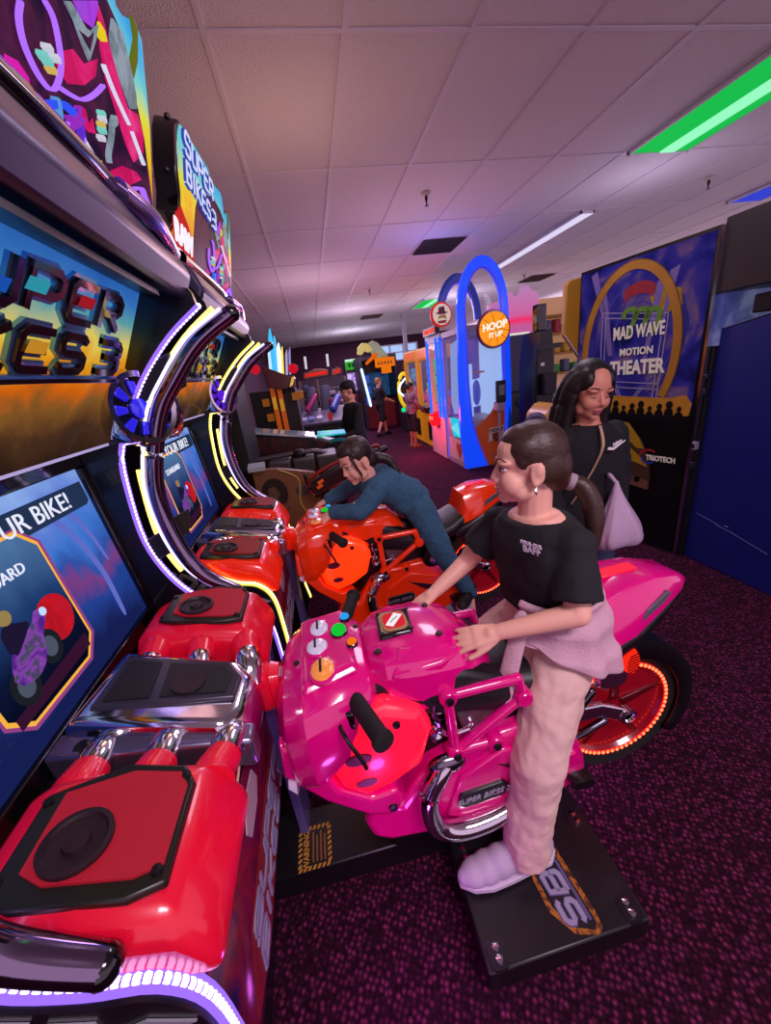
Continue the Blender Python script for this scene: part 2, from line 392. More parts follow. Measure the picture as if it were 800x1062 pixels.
    sprinkler(383, 300, 'small distant ceiling sprinkler down the aisle')
    sprinkler(544, 285, 'ceiling sprinkler right of the blue arch')
room()
# ================================================================== motorbike game cabinet
LED = [(-.265, 1.826), (-.36, 1.759), (-.452, 1.668), (-.521, 1.572), (-.579, 1.468), (-.598, 1.352), (-.602, 1.191), (-.567, 1.061), (-.503, .961), (-.42, .905), (-.339, .874), (-.295, .80), (-.285, .646), (-.28, .45), (-.25, .25)]
TUB = [(-.181, 1.802), (-.289, 1.739), (-.38, 1.647), (-.446, 1.561), (-.5, 1.426), (-.523, 1.307), (-.51, 1.155), (-.466, 1.039), (-.376, .954)]
YL, YR = .33, 1.25; YC = .79
SCREEN = art('screen_blue', [(0, '141c4c'), (.25, '203c88'), (.38, '703878'), (.46, '2c4a98'), (.6, '3a6cc0'), (.75, '5a78c8'), (1, '88a8e0')], 2.6, 2, 1.0, 1.5, 1.1, .9, .12)
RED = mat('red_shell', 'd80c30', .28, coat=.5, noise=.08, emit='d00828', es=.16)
LEDP = glow('led_purple', 'd4bcff', 4); LEDB = glow('led_purple_strip', '9468f0', 1.2)
def cabinet():
    T = thing('racing_cabinet', (-.8, YC, 0), 'motorcycle racing cabinet with purple LED edges, nearest on the left, hot pink consoles', 'arcade machine', 'motorcycle racing cabinets')
    PNL = mat('cabinet_panel', '12101a', .3, noise=.3, coat=.2)
    # body
    pr = [(-1.25, 0), (-.40, 0), (-.40, .1), (-.315, .45), (-.305, .80), (-.32, .86), (-.66, .925), (-.69, .93), (-.745, 1.47), (-.66, 1.50), (-.44, 1.9), (-.85, 1.93), (-1.25, 1.93)]
    MB().prism(pr, 'y', YL+.01, YR-.01).build('body', PNL, T)
    led = catmull([(x, 0, z) for x, z in LED], 8)
    for nm, y, sgn in (('left', YL, -1), ('right', YR, 1)):
        poly = [(p.x, p.z) for p in led]+[(-.36, .0), (-1.27, 0), (-1.27, 2.0), (-.36, 2.0), (-.27, 1.86)]
        sp_ = MB().prism(poly, 'y', y-.013, y+.013).build('side_panel', PNL, T)
        lp = [Vector((p.x+.004, y-sgn*.008, p.z)) for p in led]
        st = MB().tube(lp[::2], .0052, 8, smooth=False).build('led_strip', LEDB, T)
        for k_ in (-.010, .010): MB().tube([q+V(0, k_, 0) for q in lp[::2]], .0048, 6, smooth=False).build('strip_edge', LEDB, st)
        d = MB(); acc = 0
        for a, b in zip(lp, lp[1:]):
            L = (b-a).length; k = acc
            while k < L:
                d.ell(a+(b-a)*(k/L), .0072, 8, 6); k += .0125
            acc = k-L
        d.build('led', LEDP, st)
        # second thin strip inside the frame and gold trim
        for a0, a1 in ((0, 24), (36, 56), (64, 76)) if sgn > 0 else ():
            q = [Vector((p.x+.035, y+sgn*.016, p.z-.004)) for p in led[a0:a1+1:2]]
            MB().tube(q, .007, 8, smooth=False).build('gold_led_strip', glow('led_yellow', 'ffe070', 2.2), T)
        tb = [(x, y, z) for x, z in TUB]
        tu = MB().tube(tb, [.022, .024, .025, .025, .025, .025, .025, .024, .022], 18, 8).build('guard_tube', mat('guard_chrome', '8a7c98', .1, 1), T)
        e0, e1 = Vector(tb[0]), Vector(tb[-1])
        for e in (e0, e1): MB().ell(e, .023, 14, 8).build('end_cap', BLACKG, tu)
        q = [Vector((x-.024, y-.016, z+.012)) for x, z in TUB]
        MB().tube(q, .0045, 6, 8).build('thin_led', glow('led_white_fine', 'd8c8ff', 2.0), tu)
        for i in (2, 6):   # brackets joining tube and side panel
            x, z = TUB[i]; MB().obox((x-.05, y, z+.01), (.05, 0, .02), (0, .008, 0), (.012, 0, .045)).build('bracket', DGREY, T, bevel=.004)
        # turbine hub disc
        c = V(-.492, y-sgn*.012, 1.585); ax = V(.84, -sgn*.54, .03).normalized()
        h = MB().cone([(.05, -.06), (.100, -.05), (.109, -.01), (.107, .02), (.099, .032), (.084, .030), (.082, .004), (.0, .004)], c, ax, 40).build('hub_disc', CHROME, T)
        a, b = frame(ax); bl = MB()
        for i in range(8):
            t = 2*math.pi*i/8; u = a*math.cos(t)+b*math.sin(t); v = -a*math.sin(t)+b*math.cos(t)
            bl.faces([[c+ax*w+u*r+v*s for r, s in ((.036, -.007), (.072, -.017), (.075, .013), (.038, .009))] for w in (.006, .015)])
        bl.cone([(.028, .006), (.028, .016), (.0, .019)], c, ax, 18)
        bl.build('blade', mat('blue_blade', '2a28d0', .15, coat=.8, emit='3028ff', es=.45), h, bevel=.003)
        MB().cone([(.081, .005), (.081, .0055), (0, .0055)], c, ax, 30).build('disc_back', mat('disc_back', '06061c', .2, coat=.5), h)
    # art marquee leaning forward, block lettering on it
    ux, uy = V(0, 1, 0), V(.54, 0, 1).normalized(); nrm = ux.cross(uy); o = V(-.60, 0, 1.51)
    mq = MB().plate([(YL+.02, 0), (YR-.02, 0), (YR-.02, .44), (YL+.02, .44)], o, ux, uy, .012).build('marquee', art('marquee_sunset', [(0, '1c0c10'), (.2, '4a3020'), (.32, '8a5a28'), (.40, 'e06a10'), (.52, 'f0a820'), (.62, 'f0d860'), (.74, '60a8b0'), (.86, '3a78c8'), (1, '2058b0')], 3.5, 2, 1.47, 1.90, .8, .35, .1), T)
    SK = mat('letter_face', '3a2028', .15, .7, coat=.5); SE = mat('letter_edge', '6aa8d8', .2, .6)
    for th, dp, mm, nm in ((.030, .016, SE, 'letter_edge'), (.015, .024, SK, 'letter_face')):
        g = MB(); glyphs(g, 'SUPER', o+uy*.305+ux*.565+nrm*.004, ux, uy, .083, .072, .032, th, dp, .15)
        glyphs(g, 'BIKES 3', o+uy*.205+ux*.49+nrm*.004, ux, uy, .083, .07, .032, th, dp, .15)
        g.strip([(.52, .18), (.9, .185), (1.17, .185)], th*.55, o+nrm*.004, ux, uy, dp)
        g.build(nm, mm, mq)
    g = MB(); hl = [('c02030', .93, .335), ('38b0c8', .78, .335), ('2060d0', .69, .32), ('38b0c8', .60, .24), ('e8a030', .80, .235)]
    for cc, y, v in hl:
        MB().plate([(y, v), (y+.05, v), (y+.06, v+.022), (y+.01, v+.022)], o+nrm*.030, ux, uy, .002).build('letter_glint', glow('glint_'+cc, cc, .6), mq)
    MB().bx(-.608, -.597, YL+.014, YR-.014, 1.496, 1.504).build('marquee_lip', glow('lip_white', 'c0b0e8', .8), T)
    MB().faces([[(-.596, YL+.02, 1.512), (-.596, YR-.02, 1.512)], [(-.545, YL+.02, 1.607), (-.545, YR-.02, 1.607)]], closed=False).build('marquee_skirt', art('skirt_brown', [(0, '1a0a10'), (.4, '4a2c20'), (.55, '7a5030'), (.7, 'b01828'), (1, '2a1820')], 6, None, es=.35), T, solid=.004)
    # hood
    MB().prism([(-.29, 1.845), (-.262, 1.90), (-.29, 1.965), (-.36, 2.0), (-1.2, 2.0), (-1.2, 1.92), (-.43, 1.90)], 'y', YL-.012, YR+.012).build('hood', SILVER, T, bevel=.012)
    s = MB().prism([(YL+.06, -.428), (YR-.05, -.428), (YR-.02, -.40), (YR-.16, -.308), (YL+.2, -.308)], 'z', 0, .012)
    bmesh.ops.transform(s.bm, verts=s.bm.verts[:], matrix=Matrix(((0, 1, 0, 0), (1, 0, 0, 0), (0, -.45, 1, 1.688), (0, 0, 0, 1))))
    s.build('hood_speaker_slot', BLACK, T)
    MB().tube([(-.315, YL+.02, 1.99), (-.30, YC, 1.985), (-.315, YR-.16, 1.99)], .02, 10).build('hood_rail', BLACKG, T)
    MB().tube([(-.285, YL+.62, 1.975), (-.27, YL+.75, 1.965), (-.285, YR-.02, 1.95)], .016, 10, flat=1.4).build('hood_trim', mat('trim_lilac', '9a80c0', .15, .9), T)
    # topper
    n = V(1, 0, -.2).normalized(); uz = V(.2, 0, 1).normalized(); o = V(-.345, 0, 1.96)
    def tp(y, z): return (y, (z-1.96)*1.02)
    ol = [(.33, 1.965), (.335, 2.03), (.38, 2.075), (.47, 2.14), (.49, 2.2), (.48, 2.26), (.5, 2.36), (.53, 2.40), (.56, 2.408), (.73, 2.425), (.90, 2.44), (.94, 2.41), (.97, 2.42), (1.13, 2.448), (1.17, 2.44), (1.19, 2.385), (1.22, 2.39), (1.30, 2.43), (1.335, 2.42), (1.335, 2.25), (1.31, 2.1), (1.28, 2.0), (1.05, 1.97), (.68, 1.963)]
    tp_o = MB().plate([tp(*p) for p in ol], o, V(0, 1, 0), uz, -.07).build('topper_box', BLACKG, T, bevel=.006)
    c0 = (.85, 2.2)
    inn = [(c0[0]+(y-c0[0])*.975, c0[1]+(z-c0[1])*.955) for y, z in ol]
    MB().plate([tp(*p) for p in inn], o, V(0, 1, 0), uz, .003).build('topper_art', art('topper_sky', [(0, '3c1c48'), (.22, 'd05a18'), (.4, 'e8b820'), (.6, 'd8d840'), (.75, '70c8c8'), (1, '38a0e0')], 3, 2, 1.97, 2.46, 1.0, .7), tp_o)
    Y1 = V(0, 1, 0); P1 = lambda nm, pts, m, h=.0045: MB().plate([tp(*p) for p in pts], o+n*.003, Y1, uz, h-.003).build(nm, m, tp_o)
    S1 = lambda nm, pts, w, m, h=.009: MB().strip([tp(*p) for p in catmull2(pts)], w, o+n*.003, Y1, uz, h-.003).build(nm, m, tp_o)
    # rider on a bike, seen in flat printed shapes with neon outlines
    TA = {'magenta_blur': [(0.761, 2.055), (0.789, 2.064), (0.81, 2.058), (0.808, 2.037), (0.776, 2.022), (0.749, 2.016)], 'lens1': [(0.813, 2.14), (0.802, 2.115), (0.805, 2.091), (0.827, 2.073), (0.858, 2.071), (0.884, 2.094), (0.904, 2.133), (0.9, 2.176), (0.88, 2.185)], 'vee': [(0.887, 2.089), (0.921, 2.098), (0.961, 2.113), (1.009, 2.145), (1.055, 2.183)], 'vis': [(0.947, 2.229), (0.972, 2.222), (0.99, 2.206), (1.011, 2.193), (1.05, 2.246), (1.067, 2.276), (1.034, 2.246), (1.012, 2.238), (0.983, 2.241), (0.967, 2.242)], 'vis2': [(0.981, 2.216), (1.015, 2.227), (1.042, 2.251), (1.016, 2.209)], 'helm': [(0.981, 2.252), (1.002, 2.243), (1.044, 2.258), (1.074, 2.301), (1.079, 2.317)], 'suit1': [(0.888, 2.122), (0.911, 2.146), (0.958, 2.177), (0.993, 2.178), (1.053, 2.22), (1.035, 2.185), (0.982, 2.143), (0.921, 2.112)], 'suit2': [(1.079, 2.317), (1.1, 2.304), (1.115, 2.278), (1.138, 2.248), (1.181, 2.212), (1.237, 2.23), (1.262, 2.203), (1.25, 2.165), (1.182, 2.117), (1.147, 2.133), (1.114, 2.169), (1.077, 2.206), (1.068, 2.245)], 'sleeve': [(1.14, 2.332), (1.184, 2.339), (1.217, 2.297), (1.231, 2.261), (1.228, 2.236), (1.193, 2.218), (1.161, 2.237), (1.126, 2.263), (1.119, 2.291)], 'yel1': [(1.072, 2.284), (1.091, 2.284), (1.098, 2.272), (1.075, 2.258), (1.061, 2.258)], 'grn': [(1.251, 2.408), (1.279, 2.402), (1.259, 2.337), (1.224, 2.288), (1.224, 2.32), (1.26, 2.374)], 'w1': [(1.067, 2.22), (1.099, 2.201), (1.145, 2.184), (1.166, 2.178)], 'w2': [(1.178, 2.171), (1.203, 2.155), (1.236, 2.136)], 'blue': [(0.754, 1.966), (0.778, 1.995), (0.812, 2.024), (0.851, 2.05), (0.891, 2.07), (0.92, 2.074)], 'blue2': [(0.928, 2.084), (0.937, 2.065), (0.934, 2.037), (0.91, 1.997), (0.889, 1.978)], 'star': [(0.877, 2.023), (0.902, 2.054), (0.893, 2.058), (0.918, 2.07), (0.937, 2.093), (0.931, 2.075), (0.951, 2.082), (0.926, 2.06), (0.913, 2.053)], 'bar1': [(0.865, 2.066), (0.867, 2.055), (0.866, 2.038)], 'fork': [(0.937, 2.048), (0.962, 2.039), (0.994, 2.032), (1.025, 2.027), (1.079, 2.028)], 'yel2': [(0.968, 2.024), (1.005, 2.046), (1.012, 2.03), (0.977, 2.012)], 'nose': [(0.915, 1.985), (0.951, 2.003), (0.997, 2.018), (1.046, 2.028), (1.09, 2.036), (1.039, 2.007), (0.981, 1.991), (0.939, 1.984)], 'nose2': [(1.033, 2.039), (1.113, 2.082), (1.187, 2.102), (1.219, 2.1), (1.133, 2.055), (1.085, 2.047)], 'arm3': [(1.069, 2.128), (1.09, 2.144), (1.088, 2.153), (1.074, 2.134), (1.062, 2.107), (1.04, 2.072), (1.039, 2.057)], 'wheel': [(1.098, 2.032), (1.078, 2.011), (1.072, 1.979), (1.093, 1.957), (1.143, 1.957), (1.192, 1.976), (1.233, 2.012), (1.237, 2.045), (1.214, 2.064), (1.189, 2.073)], 'wheel2': [(1.124, 2.028), (1.108, 2.004), (1.121, 1.984), (1.149, 1.978), (1.186, 1.993), (1.205, 2.019), (1.191, 2.044)], 'fire': [(0.95, 1.956), (0.953, 1.968), (0.983, 1.974), (1.03, 1.979), (1.072, 1.979), (1.094, 1.961), (1.047, 1.954), (0.991, 1.952)], 'curl': [(0.885, 2.009), (0.897, 2.002), (0.917, 2.011), (0.915, 2.023), (0.94, 2.048)], 'scr': [(0.823, 2.032), (0.823, 2.019), (0.835, 2.013), (0.868, 2.026), (0.889, 2.047)], 'smallpink': [(0.951, 2.1), (0.971, 2.105), (0.977, 2.084), (0.996, 2.104), (1.0, 2.084), (0.974, 2.074), (0.955, 2.076)], 'pk3': [(0.863, 2.011), (0.888, 2.026), (0.874, 1.997), (0.86, 2.001)]}
    TD = [(0.787, 2.008), (0.795, 1.996), (0.804, 1.992), (0.776, 1.987), (0.792, 1.975), (0.817, 2.0), (0.81, 1.99), (0.827, 1.989), (1.024, 2.126), (1.025, 2.118), (1.017, 2.106), (1.018, 2.098), (1.01, 2.083), (0.798, 2.006), (0.843, 2.103), (0.86, 2.121), (0.861, 2.097), (0.854, 2.102), (0.878, 2.12), (0.794, 2.02), (0.809, 2.014), (0.783, 1.973), (0.754, 1.989), (0.749, 1.994), (0.844, 1.982), (0.829, 1.98)]
    dk = art('art_dark', [(0, '0c0614'), (.45, '2a1234'), (.6, '541a44'), (1, '1c0c24')], 9, None, es=.8)
    pk = art('art_pink', [(0, '900830'), (.45, 'd01060'), (.6, 'e82078'), (1, 'f868b0')], 11, None, es=.85)
    sv = art('art_silver', [(0, '586070'), (.45, '9aa8b8'), (.6, '70808c'), (1, 'd0dce8')], 12, None, es=.8)
    nl = glow('neon_lilac', 'a868ff', 1.15); nw = glow('neon_white', 'd4d4f0', 1.0); nb = glow('neon_blue', '3050f0', 1.0)
    P1('art_dark_shape', [(.56, 1.985), (.6, 2.1), (.66, 2.22), (.74, 2.3), (.86, 2.33), (.98, 2.36), (1.1, 2.36), (1.2, 2.34), (1.27, 2.2), (1.285, 2.08), (1.27, 2.0), (1.1, 1.985)], dk)
    P1('art_magenta', TA['magenta_blur'], glow('art_magenta', 'e020b0', .85), .0052)
    hh = .0056
    for k, m in (('suit1', pk), ('suit2', pk), ('nose', pk), ('nose2', pk), ('smallpink', pk), ('pk3', pk), ('helm', art('art_helmet', [(0, '6018b0'), (.5, 'b040e8'), (1, '4060c0')], 10, None, es=.85)), ('vis', sv), ('vis2', dk), ('sleeve', sv), ('yel1', glow('art_yellow', 'e8d020', .9)), ('yel2', glow('art_yellow', 'e8d020', .9)), ('grn', glow('art_olive', '707820', .7)), ('fire', art('art_fire', [(0, '804000'), (.5, 'f0a000'), (1, 'fff060')], 14, None, es=.9))):
        P1('art_shape', TA[k], m, hh); hh += .0004
    for k, w, m in (('lens1', .003, nl), ('vee', .004, nl), ('w1', .0035, nw), ('w2', .0035, nw), ('blue', .009, nb), ('blue2', .012, glow('art_violet_beam', '6030d0', .9)), ('fork', .007, nw), ('arm3', .004, sv), ('curl', .004, nl), ('scr', .003, nl), ('bar1', .008, glow('art_bar_blue', '60a0e0', .8))):
        S1('neon_line', TA[k], w, m, hh+.001); hh += .0003
    P1('art_star', TA['star'], glow('art_star_violet', 'a030c8', .8), hh+.002)
    S1('neon_wheel', TA['wheel']+TA['wheel'][:1], .004, nl, hh+.003); S1('neon_wheel', TA['wheel2'], .006, glow('neon_teal', '60d0c8', .8), hh+.003)
    for i, (y, z) in enumerate(TD): P1('art_speck', [(y-.005, z-.002), (y+.004, z-.004), (y+.005, z+.003), (y-.003, z+.004)], glow(('speck_white', 'speck_gold', 'speck_teal')[i % 3], ('d8d8e8', 'e0c060', '80d8d0')[i % 3], .8), hh+.0035)
    # title lettering and maker's mark, upper left
    for th, mm, dp in ((.015, glow('title_edge', '3c50c0', .75), .008), (.0075, glow('title_face', 'd8e0ff', .9), .011)):
        g = MB(); glyphs(g, 'SUPER', o+Y1*.545+uz*.375+n*.003, (Y1+uz*.02), uz, .056, .06, .024, th, dp, .1)
        glyphs(g, 'BIKES 3', o+Y1*.54+uz*.295+n*.003, (Y1-uz*.02), uz, .050, .058, .022, th, dp, .1)
        g.build('title_lettering', mm, tp_o)
    P1('maker_badge', [(.37, 2.03), (.38, 2.1), (.43, 2.135), (.47, 2.16), (.5, 2.145), (.54, 2.13), (.585, 2.09), (.58, 1.985), (.40, 1.975)], glow('badge_red', 'd02020', .8), .006)
    text('badge_lettering', 'RAW', .085, glow('badge_white', 'f4f0ff', 1.0), o+Y1*.475+uz*.115+n*.008, Y1, uz, tp_o, .004, sx=1.0, bold=.003)
    text('badge_lettering', 'THRILLS', .042, glow('badge_white', 'f4f0ff', 1.0), o+Y1*.475+uz*.055+n*.008, Y1, uz, tp_o, .004, sx=1.0, bold=.0015)
    for y, z in ((.335, 2.02), (.485, 2.25), (.53, 2.4), (.74, 2.428), (.92, 2.43), (1.16, 2.447), (1.335, 2.42), (1.335, 2.2), (1.29, 2.02)):
        q = o+Y1*y+uz*((z-1.96)*1.02); MB().ell(q-n*.03, .010, 8, 6).build('topper_bolt', BLACK, tp_o)
    # screen
    us = V(-.045, 0, .473).normalized(); o = V(-.655, 0, .974); ns = V(0, 1, 0).cross(us)
    sc = MB().plate([(.365, 0), (1.215, 0), (1.215, .475), (.365, .475)], o, Y1, us, .004).build('screen', SCREEN, T)
    fr = MB()
    for q in ([(YL+.013, -.045), (YR-.013, -.045), (YR-.013, 0), (YL+.013, 0)], [(YL+.013, .475), (YR-.013, .475), (YR-.013, .515), (YL+.013, .515)], [(YL+.013, 0), (.365, 0), (.365, .475), (YL+.013, .475)], [(1.215, 0), (YR-.013, 0), (YR-.013, .475), (1.215, .475)]):
        fr.plate(q, o-ns*.012, Y1, us, .03)
    fr.build('screen_bezel', BLACKG, T, bevel=.004)
    Q = lambda nm, pts, m, h=.0055: MB().plate(pts, o, Y1, us, h).build(nm, m, sc)
    Q('banner', [(.40, .375), (1.19, .375), (1.205, .385), (1.205, .44), (.38, .44)], glow('screen_banner', '283a5c', .7))
    text('banner_lettering', 'UPGRADE YOUR BIKE!', .062, glow('screen_white', 'e8ecff', .95), o+Y1*.80+us*.406+ns*.007, Y1, us, sc, .002, sx=1.05)
    rectc = lambda y0, y1, s0, s1, k: [(y0+k, s0), (y1-k, s0), (y1, s0+k), (y1, s1-k), (y1-k, s1), (y0+k, s1), (y0, s1-k), (y0, s0+k)]
    Q('card_glow', rectc(.655, .965, .04, .405, .05), glow('card_pink_glow', 'a04890', .75), .0062)
    Q('card_border', rectc(.66, .955, .05, .40, .045), glow('card_gold', 'f0b040', 1.0), .0068)
    Q('card', rectc(.668, .947, .058, .392, .042), art('card_night', [(0, '080818'), (.35, '101c40'), (.6, '284a88'), (1, '6090c8')], 3, 2, 1.02, 1.38, .6, .45), .008)
    text('card_lettering', 'STANDARD', .034, glow('screen_white', 'e8ecff', .95), o+Y1*.795+us*.325+ns*.009, Y1, us, sc, .002)
    bk = art('card_bike', [(0, '181028'), (.4, '5a2890'), (.55, '9048b8'), (.65, '404858'), (1, 'a0a8c0')], 22, None, es=.8)
    Q('card_floor', [(.68, .065), (.93, .075), (.935, .11), (.80, .10), (.68, .09)], glow('card_floor', '401838', .6), .0084)
    Q('card_red_glow', arcpts((.885, .19), .055, 0, 350, 24), art('card_red', [(0, '801020'), (.5, 'd01828'), (1, '802040')], 14, None, es=.85), .0088)
    for x, z in ((.735, .125), (.83, .15)): Q('card_wheel', arcpts((x, z), .034, 0, 350, 20, .04), glow('card_wheel', '23262e', .6), .0094); Q('card_hub', arcpts((x, z), .02, 0, 350, 16, .024), glow('card_hub', '5a6478', .6), .0098)
    Q('card_bike', catmull2([(.72, .15), (.745, .19), (.78, .205), (.82, .215), (.845, .235), (.86, .21), (.83, .18), (.81, .14), (.77, .12), (.73, .13)]), bk, .0102)
    Q('card_rider', catmull2([(.745, .20), (.75, .235), (.77, .25), (.79, .24), (.815, .225), (.80, .21), (.775, .195), (.755, .185)]), glow('card_rider_dark', '241c3c', .6), .0106)
    Q('card_rider_head', arcpts((.775, .262), .016, 0, 350, 14), glow('card_rider', 'a89058', .7), .011)
    Q('card_light', arcpts((.86, .222), .010, 0, 350, 10), glow('card_lamp', 'b8d8ff', 1.0), .0108)
    Q('painted_led_reflection', catmull2([(.98, .44), (1.06, .33), (1.10, .2), (1.10, .06), (1.115, .06), (1.12, .2), (1.075, .34), (1.0, .44)]), glow('painted_led_reflection', '6a78d8', .75), .0048)  # reflections of the LED edges, drawn on the screen as glowing bands
    Q('painted_led_reflection', catmull2([(1.04, .44), (1.12, .33), (1.15, .22), (1.16, .22), (1.135, .34), (1.06, .44)]), glow('painted_led_reflection', '6a78d8', .75), .0048)
    # console deck: two speaker pods around a chrome engine
    dz = lambda x: .925-.19*(x+.66)
    SPK = mat('speaker_mesh_red', '8c0c20', .6, noise=.5, nscale=400, emit='c80828', es=.22)
    for sg, y0, y1 in ((-1, .345, .60), (1, .985, 1.235)):
        yo, yi = (y0, y1) if sg < 0 else (y1, y0)      # outer and inner edge
        b = MB()
        secs = [(-.60, .07, .92), (-.55, .1, .97), (-.42, .115, 1.0), (-.31, .1, .97), (-.265, .03, .93)]
        rings = []
        for x, hgt, _ in secs:
            zb = dz(x)-.03; zt = dz(x)+hgt; e = .03; f0 = yo+(.03 if sg < 0 else -.03)*(0 if x > -.5 else 1.2)
            a, c = min(f0, yi), max(f0, yi)
            rings.append([(x, a, zb), (x, c, zb), (x, c, zt-.03), (x, c-.025, zt), (x, a+.025, zt), (x, a, zt-.03)])
        pod = b.faces(rings).build('speaker_pod', RED, T, bevel=.018, seg=3)
        m0 = (yo+yi)/2; zt = lambda x: dz(x)+.105
        poly = [(-.545, m0-.065), (-.545, m0+.075), (-.43, m0+.105), (-.335, m0+.09), (-.315, m0+.06), (-.315, m0-.085), (-.36, m0-.1), (-.5, m0-.09)]
        def lid(pl, h0, h1): return [[(x, y, dz(x)+.072+.035*min(1, max(0, (x+.6)/.1))*(1 if x < -.33 else .92)+h) for x, y in pl] for h in (h0, h1)]
        MB().faces(lid(poly, .0, .016)).build('speaker_frame', mat('speaker_frame_black', '1a1a14', .35), pod, bevel=.004)
        po2 = [(-.415+(x+.43)*.80, m0+.008+(y-m0-.005)*.80) for x, y in poly]
        MB().faces(lid(po2, .012, .0175)).build('speaker_mesh', SPK, pod)
        c = V(-.45, m0-.02, dz(-.45)+.072+.035+.0215); up = V(.19, 0, 1).normalized()
        MB().cone([(.047, -.004), (.047, .003), (.040, .004), (.037, -.001), (.018, -.003), (.016, .003), (0, .0045)], c, up, 28).build('speaker_cone', mat('speaker_cone', '200c14', .5, noise=.3), pod)
        for x, y in ((-.535, m0-.05), (-.535, m0+.06), (-.33, m0+.07), (-.33, m0-.07)):
            MB().cone([(.008, 0), (.007, .005), (0, .006)], (x, y, dz(x)+.072+.035*min(1, (x+.6)/.1)*.96+.015), up, 10).build('frame_screw', BLACK, pod)
        for i, x in enumerate((-.545, -.43, -.315)):
            p = V(x, yi-sg*.0, dz(x)+.05); q = V(x+.006*i, yi-sg*.055, dz(x)+.045); r_ = V(x+.012*i, yi-sg*.11, dz(x)+.0)
            st = MB().tube([p+V(0, sg*.02, .0), p, q+V(0, sg*.015, 0)], [.042, .04, .034], 16, 6).build('stub', RED, pod)
            MB().tube([q+V(0, sg*.02, 0), q, (q+r_)/2+V(0, 0, .014), r_], [.033, .036, .036, .034], 18, 6).build('chrome_elbow', CHROME, st)
    # engine block
    bz = lambda x: dz(x)
    rg = []
    for h, k in ((0, 1.0), (.06, 1.0), (.10, .94), (.115, .86)):
        pl = [(-.625, .70), (-.60, .945), (-.30, .885), (-.255, .82), (-.262, .71), (-.30, .665)]
        cx, cyy = -.44, .79; rg.append([(cx+(x-cx)*k, cyy+(y-cyy)*k, dz(x)-.02+h) for x, y in pl])
    eng = MB().faces(rg).build('engine_console', CHROME, T, bevel=.012, seg=3)
    def eplate(pl, h0, h1): return MB().faces([[(x, y, dz(x)-.02+h) for x, y in pl] for h in (h0, h1)])
    eplate([(-.575, .735), (-.565, .90), (-.32, .855), (-.285, .80), (-.29, .735)], .112, .125).build('engine_bezel', mat('bezel_grey', '4a4654', .3, .6), eng, bevel=.004)
    GR = mat('grille_black', '121118', .55, noise=.5, nscale=500)
    eplate([(-.555, .75), (-.55, .88), (-.475, .865), (-.465, .75)], .12, .128).build('engine_grille', GR, eng)
    eplate([(-.445, .75), (-.455, .86), (-.33, .838), (-.305, .80), (-.31, .75)], .12, .128).build('engine_grille', GR, eng)
    MB().cone([(.036, 0), (.036, .004), (.03, .004), (.0, .002)], (-.395, .785, dz(-.395)+.108), (.19, 0, 1), 20).build('engine_speaker', mat('speaker_cone', '200c14', .5), eng)
    eplate([(-.63, .655), (-.63, .715), (-.25, .70), (-.25, .65)], .01, .085).build('engine_side', mat('brushed_lilac', '9088a8', .25, .9), eng, bevel=.008)
    for x in (-.57, -.31): MB().cone([(.018, 0), (.014, .006), (.0, .004)], (x, .672, dz(x)+.064), (0, -.6, 1), 14).build('engine_bolt', BLACK, eng)
    # card reader, front art, side lettering
    rd = MB().super([(-.295, .90, .825, .042, .062, 4), (-.255, .90, .825, .042, .062, 4), (-.250, .90, .825, .036, .056, 4), (-.244, .90, .825, .042, .062, 4), (-.222, .90, .825, .036, .054, 4)], 'x').build('card_reader', RED, T)
    MB().obox((-.221, .905, .84), (.002, 0, 0), (0, .018, 0), (0, 0, .022)).build('card_label', mat('label_lilac', 'b0a0c0', .5), rd)
    # front artwork: flame strips, lettering and a printed rider on the front panel
    FA = art('front_art', [(0, '0c0818'), (.4, '201040'), (.55, '6a0f28'), (.7, '1c1030'), (1, '404070')], 5, None, es=0)
    fp = MB(); fpr = [(-.40, .1), (-.315, .45), (-.305, .80)]
    rows = [[(x+.004, y, z) for x, z in fpr] for y in (YL+.03, .5, .7, .9, 1.1, YR-.03)]
    f = fp.faces(rows, closed=False).build('front_art', FA, T, solid=.003)
    MB().tube([(-.296, YL+.02, .83), (-.299, .6, .82), (-.296, .72, .845), (-.298, .75, .80), (-.297, 1.0, .83)], .0028, 6).build('trim_line', mat('trim_line_peach', 'c89088', .4, emit='c89088', es=.25), f)
    ud = V(-.03, 0, .35).normalized(); ud = V(.01, 0, .35).normalized(); oo = V(-.31, 0, .47)
    MB().plate([(.42, 0), (.5, .12), (.98, .14), (1.06, .06), (.98, -.03), (.55, -.05)], oo, Y1, ud, .004).build('front_flame', mat('flame_dark_red', '7a1420', .4), f)
    g = MB(); glyphs(g, 'SUPER', oo+Y1*.5+ud*.06+V(.004, 0, 0), Y1, ud, .07, .05, .02, .014, .003, .15); glyphs(g, 'BIKES 3', oo+Y1*.5-ud*.02+V(.004, 0, 0), Y1, ud, .06, .05, .02, .014, .003, .15)
    g.build('front_lettering', mat('letter_grey', '8a88a8', .4), f)
    MB().plate([(.60, .24), (.64, .29), (.72, .28), (.74, .23), (.70, .2), (.62, .2)], oo, Y1, ud, .004).build('front_print', mat('print_white_red', 'b8a0b0', .4), f)
    for (a, b_) in (((.35, -.3), (.7, .02)), ((.45, -.34), (.85, -.05)), ((.7, -.3), (1.15, .0))):
        MB().strip([a, b_], .008, oo+V(-.02, 0, 0), Y1, V(.12, 0, .35).normalized(), .003).build('front_print', mat('print_grey', '56506c', .4), f)
    ux_, uy_ = V(.82, 0, -.57).normalized(), V(.57, 0, .82).normalized(); o_ = V(-.40, YL-.0135, .875)-uy_*.10-ux_*.40
